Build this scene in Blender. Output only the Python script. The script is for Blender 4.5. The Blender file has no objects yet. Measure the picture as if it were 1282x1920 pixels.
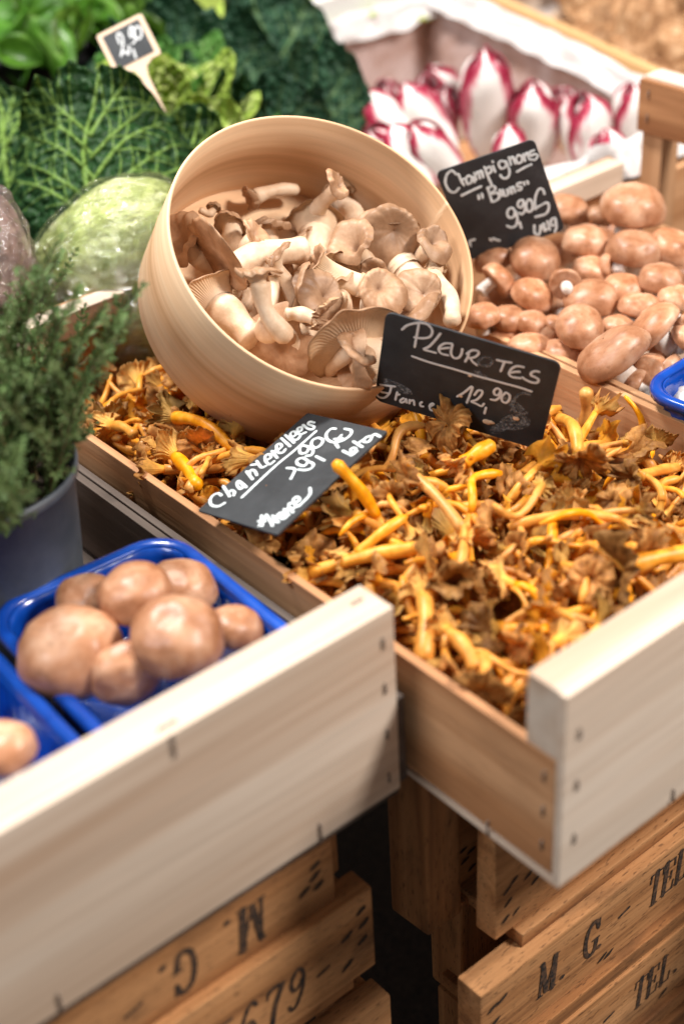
import bpy, bmesh, math, random
import numpy as np
from mathutils import Vector, Matrix, noise
random.seed(7); np.random.seed(7)
SC = bpy.context.scene
COL = SC.collection

# ------------------------------------------------------------------ camera
F_PX, CX, CY = 2864.0, 641.0, 960.0              # photograph 1282 x 1920
YAW, PITCH, ROLL = math.radians(51.638), math.radians(34.257), math.radians(-3.4546)
_fw = np.array([math.cos(YAW)*math.cos(PITCH), math.sin(YAW)*math.cos(PITCH), -math.sin(PITCH)])
_rt = np.array([math.sin(YAW), -math.cos(YAW), 0.0]); _up = np.cross(_rt, _fw)
RT = _rt*math.cos(ROLL) + _up*math.sin(ROLL)
UP = -_rt*math.sin(ROLL) + _up*math.cos(ROLL)
FW = _fw
EYE = np.array([-0.46144, -0.40329, 0.53638])
cam_d = bpy.data.cameras.new('camera'); cam = bpy.data.objects.new('camera', cam_d); COL.objects.link(cam)
cam.matrix_world = Matrix(((RT[0], UP[0], -FW[0], EYE[0]), (RT[1], UP[1], -FW[1], EYE[1]), (RT[2], UP[2], -FW[2], EYE[2]), (0, 0, 0, 1)))
cam_d.lens = F_PX*36/1920; cam_d.sensor_width = 36; cam_d.clip_start = .02; cam_d.clip_end = 60
cam_d.dof.use_dof = True; cam_d.dof.focus_distance = 1.11; cam_d.dof.aperture_fstop = 2.8
SC.camera = cam

# ------------------------------------------------------------------ light
W = bpy.data.worlds.new('World'); SC.world = W; W.use_nodes = True
bg = W.node_tree.nodes['Background']; bg.inputs[0].default_value = (1.0, .96, .93, 1); bg.inputs[1].default_value = .15
def area(name, loc, aim, size, power, col):
    d = bpy.data.lights.new(name, 'AREA'); d.shape = 'DISK'; d.size = size; d.energy = power; d.color = col
    o = bpy.data.objects.new(name, d); COL.objects.link(o); o.location = loc
    o.rotation_euler = (Vector(aim)-Vector(loc)).to_track_quat('-Z', 'Y').to_euler()
    return o
area('market_lamp_above', (.0, 1.05, 1.75), (.15, .35, 0), .38, 57, (1.0, .955, .90))
area('market_lamp_aisle', (.95, -1.0, 1.55), (.1, .2, -.1), .42, 58, (1.0, .94, .88))
area('market_lamp_side', (-1.3, .35, 1.5), (.15, .35, 0), .5, 19, (.94, .97, 1.0))
SC.view_settings.view_transform = 'Standard'; SC.view_settings.look = 'None'
SC.view_settings.exposure = 0.05; SC.view_settings.gamma = 1.0
SC.render.engine = 'CYCLES'
SC.cycles.use_denoising = True
SC.cycles.max_bounces = 6; SC.cycles.transparent_max_bounces = 6; SC.cycles.transmission_bounces = 4

# ------------------------------------------------------------------ helpers
def at(px, py, z=None, X=None, Y=None, d=None):
    """point of the place seen at a photograph pixel, on the plane z=, X= or Y= (or at depth d)"""
    r = RT*((px-CX)/F_PX) - UP*((py-CY)/F_PX) + FW
    if z is not None: t = (z-EYE[2])/r[2]
    elif X is not None: t = (X-EYE[0])/r[0]
    elif Y is not None: t = (Y-EYE[1])/r[1]
    else: t = d
    return EYE + r*t
def depth(P): return float((np.asarray(P)-EYE) @ FW)
def cdir(x, y, t): 
    v = RT*x + UP*y - FW*t
    return Vector(v).normalized()

def thing(name, label, cat, loc=(0, 0, 0), rot=None, group=None, scale=None):
    o = bpy.data.objects.new(name, None); COL.objects.link(o); o.empty_display_size = .01
    o.location = loc
    if rot is not None: o.rotation_euler = rot if not isinstance(rot, Matrix) else rot.to_euler()
    if scale is not None: o.scale = (scale,)*3 if isinstance(scale, (int, float)) else scale
    o['label'] = label; o['category'] = cat
    if group: o['group'] = group
    return o
def tag(o, label, cat, group=None, kind=None):
    if label: o['label'] = label
    if cat: o['category'] = cat
    if group: o['group'] = group
    if kind: o['kind'] = kind
    return o
def dup(root, loc=None, rot=None, scale=None, label=None, group=None):
    r = root.copy(); COL.objects.link(r)
    if loc is not None: r.location = loc
    if rot is not None: r.rotation_euler = rot.to_euler() if isinstance(rot, Matrix) else rot
    if scale is not None: r.scale = (scale,)*3 if isinstance(scale, (int, float)) else scale
    if label: r['label'] = label
    if group: r['group'] = group
    for ch in root.children:
        c = ch.copy(); COL.objects.link(c); c.parent = r
        for g in ch.children:
            d = g.copy(); COL.objects.link(d); d.parent = c
    return r
def link(name, me, parent=None):
    o = bpy.data.objects.new(name, me); COL.objects.link(o)
    if parent is not None: o.parent = parent
    return o
def mk(name, V, F, mats, parent=None, smooth=True, uv=None, mi=None, col=None):
    me = bpy.data.meshes.new(name)
    me.from_pydata([tuple(map(float, v)) for v in V], [], [tuple(map(int, f)) for f in F])
    for m in (mats if isinstance(mats, (list, tuple)) else [mats]): me.materials.append(m)
    if mi is not None: me.polygons.foreach_set('material_index', np.asarray(mi, dtype=np.int32))
    me.polygons.foreach_set('use_smooth', np.full(len(me.polygons), smooth))
    if uv is not None:
        l = me.uv_layers.new(name='UVMap'); idx = np.empty(len(me.loops), dtype=np.int32); me.loops.foreach_get('vertex_index', idx)
        l.data.foreach_set('uv', np.asarray(uv, dtype=np.float32)[idx].ravel())
    if col is not None:
        a = me.attributes.new('mark', 'FLOAT', 'POINT'); a.data.foreach_set('value', np.asarray(col, dtype=np.float32))
    me.update()
    return link(name, me, parent)
def grid_faces(nu, nv, wrap=False, off=0):
    F = []
    for j in range(nv-1):
        for i in range(nu if wrap else nu-1):
            a = j*nu+i; b = j*nu+(i+1) % nu
            F.append((off+a, off+b, off+b+nu, off+a+nu))
    return F
def box(name, lo, hi, mat, parent=None, bev=.0008, seg=2, jit=0):
    lo, hi = Vector(lo), Vector(hi)
    bm = bmesh.new(); bmesh.ops.create_cube(bm, size=1.0)
    for v in bm.verts: v.co = Vector((lo[i]+(v.co[i]+.5)*(hi[i]-lo[i]) for i in range(3)))
    if jit:
        for v in bm.verts: v.co += Vector([random.uniform(-jit, jit) for _ in range(3)])
    if bev: bmesh.ops.bevel(bm, geom=bm.edges[:], offset=bev, segments=seg, affect='EDGES', profile=.6)
    me = bpy.data.meshes.new(name); bm.to_mesh(me); bm.free(); me.materials.append(mat)
    return link(name, me, parent)
def tube(pts, rad, n=10, cap=True):
    """tapered tube through pts; returns verts, faces, uv"""
    P = np.asarray(pts, float); m = len(P); V = []; UVs = []
    T = np.gradient(P, axis=0); T /= np.linalg.norm(T, axis=1)[:, None]
    a = np.cross(T[0], [0, 0, 1.0]); 
    if np.linalg.norm(a) < 1e-3: a = np.array([1.0, 0, 0])
    a /= np.linalg.norm(a)
    for k in range(m):
        a = a - T[k]*(a@T[k]); a /= np.linalg.norm(a); b = np.cross(T[k], a)
        r = rad[k] if np.ndim(rad) else rad
        for i in range(n):
            t = 2*math.pi*i/n
            V.append(P[k]+r*(math.cos(t)*a+math.sin(t)*b)); UVs.append((i/n, k/(m-1)))
    F = grid_faces(n, m, True)
    F = [f[::-1] for f in F] if False else F
    if cap:
        V.append(P[0]); UVs.append((.5, 0)); V.append(P[-1]); UVs.append((.5, 1))
        c0, c1 = len(V)-2, len(V)-1
        for i in range(n):
            F.append((c0, (i+1) % n, i)); F.append((c1, (m-1)*n+i, (m-1)*n+(i+1) % n))
    return V, F, UVs
def smooth_path(pts, n):
    P = np.asarray(pts, float)
    if len(P) < 3:
        t = np.linspace(0, 1, n)[:, None]; return P[0]*(1-t)+P[-1]*t
    Q = np.vstack([2*P[0]-P[1], P, 2*P[-1]-P[-2]]); out = []
    m = len(P)-1
    for s in np.linspace(0, m, n):
        i = min(int(s), m-1); t = s-i; p0, p1, p2, p3 = Q[i], Q[i+1], Q[i+2], Q[i+3]
        out.append(.5*((2*p1)+(-p0+p2)*t+(2*p0-5*p1+4*p2-p3)*t*t+(-p0+3*p1-3*p2+p3)*t**3))
    return np.array(out)
def ribbon(strokes, width, z0, thick=.00025, wob=.12):
    """written strokes as thin raised ribbons lying in the xy plane; width: number or one per stroke"""
    V, F = [], []
    for k, s in enumerate(strokes):
        w = (width[k] if isinstance(width, (list, tuple)) else width)/2
        n = max(2, 6*(len(s)-1)); P = smooth_path(s, n)
        T = np.gradient(P, axis=0); T /= np.maximum(np.linalg.norm(T, axis=1), 1e-9)[:, None]
        N = np.stack([-T[:, 1], T[:, 0]], 1)
        P = np.vstack([P[0]-T[0]*w*.8, P, P[-1]+T[-1]*w*.8]); N = np.vstack([N[0], N, N[-1]])
        zz = z0+.00004*(k % 5)
        o = len(V); m = len(P)
        for i in range(m):
            ww = w*(.45 if i in (0, m-1) else 1+wob*noise.noise(Vector((P[i][0]*400, P[i][1]*400, k))))
            V.append((*(P[i]+N[i]*ww), zz)); V.append((*P[i], zz+thick)); V.append((*(P[i]-N[i]*ww), zz))
        for i in range(m-1):
            a = o+3*i
            F.append((a, a+1, a+4, a+3)); F.append((a+1, a+2, a+5, a+4))
    F = [f[::-1] for f in F]
    return V, F
def frame(origin, zaxis, roll=0.0):
    z = Vector(zaxis).normalized(); q = Vector((0, 0, 1)).rotation_difference(z)
    return (q.to_matrix() @ Matrix.Rotation(roll, 3, 'Z'))

# ------------------------------------------------------------------ materials
def mat(name, color=(.5, .5, .5), rough=.5, spec=.5, **kw):
    m = bpy.data.materials.new(name); m.use_nodes = True; nt = m.node_tree; b = nt.nodes['Principled BSDF']
    b.inputs['Base Color'].default_value = (*color, 1); b.inputs['Roughness'].default_value = rough
    b.inputs['Specular IOR Level'].default_value = spec
    for k, v in kw.items(): b.inputs[k.replace('_', ' ')].default_value = v
    return m, nt, b
def N(nt, typ, ins=None, **props):
    n = nt.nodes.new(typ)
    for k, v in props.items(): setattr(n, k, v)
    for k, v in (ins or {}).items():
        if hasattr(v, 'is_output'): nt.links.new(v, n.inputs[k])
        else: n.inputs[k].default_value = v
    return n
def ramp(nt, fac, stops, interp='LINEAR'):
    n = nt.nodes.new('ShaderNodeValToRGB'); cr = n.color_ramp; cr.interpolation = interp
    while len(cr.elements) < len(stops): cr.elements.new(.5)
    for e, (p, c) in zip(cr.elements, stops): e.position = p; e.color = (*c, 1) if len(c) == 3 else c
    nt.links.new(fac, n.inputs[0]); return n.outputs[0]
def coords(nt, scale=(1, 1, 1), src='Object', rnd=7.0):
    tc = N(nt, 'ShaderNodeTexCoord'); oi = N(nt, 'ShaderNodeObjectInfo')
    off = N(nt, 'ShaderNodeMath', {0: oi.outputs['Random'], 1: rnd}, operation='MULTIPLY')
    add = N(nt, 'ShaderNodeVectorMath', {0: tc.outputs[src], 1: off.outputs[0]}, operation='ADD')
    mp = N(nt, 'ShaderNodeMapping', {'Vector': add.outputs[0], 'Scale': scale})
    return mp.outputs[0], oi.outputs['Random']
def noise_t(nt, vec, scale=5, detail=4, rough=.5, dist=0.0):
    return N(nt, 'ShaderNodeTexNoise', {'Vector': vec, 'Scale': scale, 'Detail': detail, 'Roughness': rough, 'Distortion': dist}).outputs[0]
def mixc(nt, fac, a, b, mode='MIX'):
    n = N(nt, 'ShaderNodeMix', data_type='RGBA', blend_type=mode)
    def put(s, v):
        if hasattr(v, 'is_output'): nt.links.new(v, s)
        else: s.default_value = (*v, 1) if isinstance(v, tuple) and len(v) == 3 else v
    put(n.inputs[0], fac); put(n.inputs[6], a); put(n.inputs[7], b)
    return n.outputs[2]
def bump(nt, b, h, strength=.3, dist=.001):
    n = N(nt, 'ShaderNodeBump', {'Height': h, 'Strength': strength, 'Distance': dist}); nt.links.new(n.outputs[0], b.inputs['Normal']); return n
def setc(nt, b, s): nt.links.new(s, b.inputs['Base Color'])

def wood(name, axis, light, mid, dark, rough=.65, grain=1.0, stains=0.0, bumps=.35, src='Object', stain_col=(.05, .03, .02)):
    m, nt, b = mat(name, mid, rough, .3)
    sc = [60*grain]*3; sc[axis] = 2.2*grain
    v, r = coords(nt, tuple(sc), src)
    n1 = noise_t(nt, v, .55, 5, .55, .6); n2 = noise_t(nt, v, 4.0, 3, .6)
    sc2 = [9.0]*3; sc2[axis] = 2.0
    v2, _ = coords(nt, tuple(sc2), src); n3 = noise_t(nt, v2, 1.0, 3, .5, .4)
    c = ramp(nt, n1, [(.28, dark), (.46, mid), (.62, light)])
    c2 = ramp(nt, n3, [(.3, (.74, .68, .62)), (.65, (1.0, 1.0, 1.0))])
    c = mixc(nt, .8, c, c2, 'MULTIPLY')
    c = mixc(nt, .35, c, ramp(nt, n2, [(.3, (.72, .68, .64)), (.6, (1.06, 1.04, 1.02))]), 'MULTIPLY')
    if stains > .6:
        sc4 = [520.0]*3; sc4[axis] = 110.0
        v4, _ = coords(nt, tuple(sc4), src, 3.3); n5 = noise_t(nt, v4, 1.0, 2, .5)
        c = mixc(nt, ramp(nt, n5, [(.60, (0, 0, 0)), (.70, (.6, .6, .6))]), c, (.07, .03, .014))
    if stains:
        sc3 = [26.0]*3; sc3[axis] = 9.0
        v3, _ = coords(nt, tuple(sc3), src, 3.1); n4 = noise_t(nt, v3, 1.0, 5, .65)
        c = mixc(nt, ramp(nt, n4, [(.52, (0, 0, 0)), (.75, (stains, stains, stains))]), c, stain_col)
    hs = N(nt, 'ShaderNodeHueSaturation', {'Color': c, 'Value': N(nt, 'ShaderNodeMapRange', {0: r, 3: .9, 4: 1.1}).outputs[0]})
    setc(nt, b, hs.outputs[0])
    bump(nt, b, N(nt, 'ShaderNodeMath', {0: n1, 1: n2}, operation='ADD').outputs[0], bumps, .0012)
    return m
POP = ((.79, .68, .575), (.70, .56, .445), (.54, .38, .27))
PLY = ((.70, .41, .225), (.56, .29, .14), (.28, .115, .045))
OLD = ((.64, .33, .145), (.48, .225, .088), (.18, .07, .026))
poplar = [wood('poplar_wood_%s' % 'xyz'[i], i, *POP, bumps=.25, grain=.8) for i in range(3)]
plywood = [wood('peeled_veneer_wood_%s' % 'xyz'[i], i, *PLY, bumps=.35, grain=.9, stains=.35, stain_col=(.16, .07, .03)) for i in range(3)]
oldwood = [wood('weathered_wood_%s' % 'xyz'[i], i, *OLD, bumps=.8, grain=1.1, stains=.75, rough=.8, stain_col=(.06, .03, .015)) for i in range(3)]
shadewood = wood('shade_grey_wood', 1, (.15, .12, .105), (.10, .078, .066), (.055, .04, .033), bumps=.5, stains=.4)  # grey wood with the shadow inside the left crate put into its colour
basketwood = wood('bent_veneer_wood', 0, (.86, .61, .39), (.77, .49, .285), (.60, .35, .18), src='UV', grain=.9, bumps=.22, rough=.55)
MAT = {}
m, nt, b = mat('staple_steel', (.26, .22, .20), .4, .5, Metallic=.6); MAT['staple'] = m
m, nt, b = mat('rusty_nail_stain', (.035, .02, .012), .8); MAT['nail'] = m
m, nt, b = mat('black_stencil_ink', (.018, .015, .013), .8)
v, r = coords(nt, (1, 1, 1)); n1 = noise_t(nt, v, 260, 3, .7); setc(nt, b, ramp(nt, n1, [(.42, (.016, .013, .012)), (.68, (.16, .08, .04))])); MAT['ink'] = m
m, nt, b = mat('chalkboard_slate', (.02, .022, .024), .55, .35)
v, r = coords(nt, (1, 1, 1)); n1 = noise_t(nt, v, 38, 6, .65); n2 = noise_t(nt, v, 900, 2, .5)
c = ramp(nt, n1, [(.35, (.020, .023, .027)), (.6, (.034, .038, .043)), (.8, (.065, .07, .076))])
c = mixc(nt, ramp(nt, n2, [(.70, (0, 0, 0)), (.78, (.5, .5, .5))]), c, (.12, .12, .12)); setc(nt, b, c); bump(nt, b, n2, .1, .0003); MAT['slate'] = m
m, nt, b = mat('chalk', (.72, .74, .75), .9, .1)
v, r = coords(nt, (1, 1, 1)); n1 = noise_t(nt, v, 700, 3, .7); n2 = noise_t(nt, v, 60, 2, .5)
nt.links.new(ramp(nt, N(nt, 'ShaderNodeMath', {0: n1, 1: n2}, operation='ADD').outputs[0], [(.30, (.25, .25, .25)), (.55, (1, 1, 1))]), b.inputs['Alpha']); MAT['chalk'] = m
m, nt, b = mat('chalk_paint', (.66, .72, .74), .7, .2)
v, r = coords(nt, (1, 1, 1)); setc(nt, b, ramp(nt, noise_t(nt, v, 200, 3, .6), [(.3, (.50, .56, .58)), (.6, (.74, .80, .82))])); MAT['chalkpen'] = m
m, nt, b = mat('smudged_chalk', (.3, .32, .34), .9, .1)
v, r = coords(nt, (1, 1, 1)); n1 = noise_t(nt, v, 420, 4, .7)
nt.links.new(ramp(nt, n1, [(.42, (0, 0, 0)), (.65, (.75, .75, .75))]), b.inputs['Alpha']); MAT['smudge'] = m
m, nt, b = mat('blue_plastic', (.004, .055, .36), .22, .5, Coat_Weight=.3)
v, r = coords(nt, (1, 1, 1)); setc(nt, b, ramp(nt, noise_t(nt, v, 40, 3), [(.35, (.003, .045, .30)), (.65, (.006, .075, .44))]))
b.inputs['Transmission Weight'].default_value = 0.0; b.inputs['Subsurface Weight'].default_value = 0.0; MAT['blue'] = m
m, nt, b = mat('grey_pot_plastic', (.075, .085, .10), .45); v, r = coords(nt, (1, 1, 1)); setc(nt, b, ramp(nt, noise_t(nt, v, 25, 5, .7), [(.3, (.055, .065, .08)), (.7, (.11, .12, .14))])); MAT['pot'] = m
m, nt, b = mat('soil_and_table_shade', (.03, .02, .014), .95); v, r = coords(nt); n1 = noise_t(nt, v, 180, 4, .7); setc(nt, b, ramp(nt, n1, [(.3, (.012, .008, .006)), (.7, (.07, .045, .03))])); bump(nt, b, n1, 1, .004); MAT['soil'] = m

def thin(nt, b, c, f):
    t_ = N(nt, 'ShaderNodeBsdfTranslucent'); nt.links.new(c, t_.inputs[0]); out = nt.nodes['Material Output']
    mx = N(nt, 'ShaderNodeMixShader', {0: f, 1: b.outputs[0], 2: t_.outputs[0]}); nt.links.new(mx.outputs[0], out.inputs[0])
def leafy(name, stops, rough=.5, spec=.4, sub=0.0, nscale=60):
    m, nt, b = mat(name, stops[0][1], rough, spec)
    v, r = coords(nt); n1 = noise_t(nt, v, nscale, 3, .6); c = ramp(nt, n1, stops)
    hs = N(nt, 'ShaderNodeHueSaturation', {'Color': c, 'Hue': N(nt, 'ShaderNodeMapRange', {0: r, 3: .485, 4: .515}).outputs[0], 'Value': N(nt, 'ShaderNodeMapRange', {0: r, 3: .75, 4: 1.25}).outputs[0]})
    setc(nt, b, hs.outputs[0]); bump(nt, b, n1, .25, .001)
    if sub: thin(nt, b, hs.outputs[0], sub)
    return m
MAT['thyme'] = leafy('thyme_leaf', [(.3, (.055, .105, .03)), (.55, (.13, .205, .065)), (.75, (.26, .34, .14))], .55, .3, .25, 90)
MAT['twig'] = leafy('thyme_stem', [(.3, (.10, .06, .03)), (.7, (.16, .13, .06))])
MAT['spinach'] = leafy('young_leaf_green', [(.3, (.035, .10, .008)), (.55, (.085, .21, .018)), (.75, (.22, .38, .07))], .35, .4, .3, 30)
MAT['bean'] = leafy('bean_green', [(.3, (.26, .38, .05)), (.55, (.40, .52, .10)), (.75, (.55, .65, .20))], .4, .4, 0, 40)
MAT['black'] = mat('black_crate_plastic', (.008, .008, .009), .4)[0]
m, nt, b = mat('white_liner_film', (.78, .76, .75), .35, .5); v, r = coords(nt); n1 = noise_t(nt, v, 26, 5, .6, 1.2)
setc(nt, b, ramp(nt, n1, [(.3, (.58, .52, .50)), (.6, (.74, .72, .71))])); bump(nt, b, n1, .5, .006); MAT['liner'] = m
m, nt, b = mat('single_layer_film', (.5, .36, .32), .3, .5); v, r = coords(nt); n1 = noise_t(nt, v, 18, 5, .6, 1.2)
setc(nt, b, ramp(nt, n1, [(.3, (.40, .25, .20)), (.6, (.58, .46, .44)), (.8, (.72, .66, .65))])); bump(nt, b, n1, .5, .006); MAT['film1'] = m
MAT['white'] = mat('white_painted_board', (.80, .79, .76), .5)[0]

def chanterelle_mats():
    m, nt, b = mat('chanterelle_stem', (.72, .36, .05), .42, .4, Subsurface_Weight=.0)
    v, r = coords(nt); n1 = noise_t(nt, v, 130, 3, .6)
    c = ramp(nt, n1, [(.3, (.60, .22, .02)), (.55, (.78, .33, .045)), (.8, (.86, .46, .11))])
    c = N(nt, 'ShaderNodeHueSaturation', {'Color': c, 'Value': N(nt, 'ShaderNodeMapRange', {0: r, 3: .85, 4: 1.2}).outputs[0], 'Saturation': N(nt, 'ShaderNodeMapRange', {0: r, 3: .94, 4: 1.06}).outputs[0]}).outputs[0]
    setc(nt, b, c); bump(nt, b, n1, .25, .001)
    caps = []
    for nm, top, und in (('chanterelle_cap_upper', [(.25, (.13, .045, .013)), (.48, (.38, .17, .045)), (.72, (.70, .38, .12))], None),
                         ('chanterelle_cap_lower', None, [(.0, (.80, .36, .03)), (.35, (.82, .47, .11)), (.8, (.78, .48, .15)), (1.0, (.48, .24, .07))])):
        mm, nt, b = mat(nm, (.3, .15, .05), .55, .22)
        v, r = coords(nt); n1 = noise_t(nt, v, 110, 4, .65)
        if top: c = ramp(nt, n1, top)
        else:
            uv = N(nt, 'ShaderNodeSeparateXYZ', {0: N(nt, 'ShaderNodeTexCoord').outputs['UV']}).outputs[1]
            c = ramp(nt, uv, und); c = mixc(nt, .7, c, ramp(nt, n1, [(.3, (.55, .48, .4)), (.65, (1.15, 1.12, 1.05))]), 'MULTIPLY')
        rr = N(nt, 'ShaderNodeMapRange', {0: r, 3: .7, 4: 1.6}).outputs[0]
        c = N(nt, 'ShaderNodeHueSaturation', {'Color': c, 'Value': rr}).outputs[0]
        setc(nt, b, c); bump(nt, b, n1, .4, .0015); thin(nt, b, c, .35); caps.append(mm)
    return m, caps[0], caps[1]
CH_STEM, CH_TOP, CH_UND = chanterelle_mats()
def oyster_mats():
    m, nt, b = mat('oyster_stem', (.72, .55, .40), .5, .35, Subsurface_Weight=.0)
    v, r = coords(nt, (1, 1, 1)); n1 = noise_t(nt, v, 60, 4, .6)
    setc(nt, b, ramp(nt, n1, [(.3, (.58, .37, .22)), (.5, (.74, .53, .36)), (.72, (.84, .68, .52))])); bump(nt, b, noise_t(nt, v, 240, 3, .6), .3, .0012)
    mt, nt, b = mat('oyster_cap_upper', (.42, .26, .15), .5, .35)
    v, r = coords(nt); n1 = noise_t(nt, v, 45, 5, .65)
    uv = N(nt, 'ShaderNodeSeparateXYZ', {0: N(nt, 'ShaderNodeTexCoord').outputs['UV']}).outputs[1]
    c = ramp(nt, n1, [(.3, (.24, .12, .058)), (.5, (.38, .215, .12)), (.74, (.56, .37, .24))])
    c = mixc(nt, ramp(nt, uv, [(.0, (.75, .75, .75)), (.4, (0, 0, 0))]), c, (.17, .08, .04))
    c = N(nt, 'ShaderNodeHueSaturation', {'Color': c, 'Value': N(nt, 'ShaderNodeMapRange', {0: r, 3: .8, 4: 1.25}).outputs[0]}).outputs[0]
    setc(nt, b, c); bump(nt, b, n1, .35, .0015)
    mu, nt, b = mat('oyster_gills', (.72, .54, .38), .55, .3)
    v, r = coords(nt); n1 = noise_t(nt, v, 50, 4, .6)
    uv = N(nt, 'ShaderNodeSeparateXYZ', {0: N(nt, 'ShaderNodeTexCoord').outputs['UV']}).outputs[1]
    c = ramp(nt, uv, [(0, (.74, .56, .40)), (.6, (.70, .51, .34)), (.93, (.58, .38, .22)), (1, (.42, .25, .14))])
    setc(nt, b, mixc(nt, .7, c, ramp(nt, n1, [(.3, (.72, .66, .6)), (.62, (1.08, 1.06, 1.04))]), 'MULTIPLY')); bump(nt, b, n1, .3, .001)
    return m, mt, mu
OY_STEM, OY_TOP, OY_UND = oyster_mats()
def champ_mats():
    m, nt, b = mat('brown_mushroom_skin', (.5, .27, .13), .40, .45)
    v, r = coords(nt); n1 = noise_t(nt, v, 1.1, 4, .6, .3); n2 = noise_t(nt, v, 16, 4, .7); n3 = noise_t(nt, v, 3.2, 5, .65)
    c = ramp(nt, n1, [(.28, (.32, .12, .048)), (.48, (.51, .24, .125)), (.70, (.70, .42, .27))])
    c = mixc(nt, ramp(nt, n3, [(.54, (0, 0, 0)), (.70, (.55, .55, .55))]), c, (.24, .09, .035))
    c = mixc(nt, ramp(nt, n2, [(.62, (0, 0, 0)), (.74, (.30, .30, .30))]), c, (.72, .50, .36))
    c = N(nt, 'ShaderNodeHueSaturation', {'Color': c, 'Value': N(nt, 'ShaderNodeMapRange', {0: r, 3: .78, 4: 1.15}).outputs[0]}).outputs[0]
    setc(nt, b, c); bump(nt, b, n2, .10, .0004)
    ms, nt, b = mat('mushroom_white_flesh', (.78, .72, .66), .6, .3)
    v, r = coords(nt); n1 = noise_t(nt, v, 2.2, 4, .65); n2 = noise_t(nt, v, 7, 3, .7)
    c = ramp(nt, n1, [(.3, (.62, .50, .40)), (.6, (.82, .77, .72))]); c = mixc(nt, ramp(nt, n2, [(.66, (0, 0, 0)), (.76, (.5, .5, .5))]), c, (.16, .10, .06)); setc(nt, b, c); bump(nt, b, n1, .4, .002)
    return m, ms
BR_CAP, BR_STEM = champ_mats()
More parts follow.
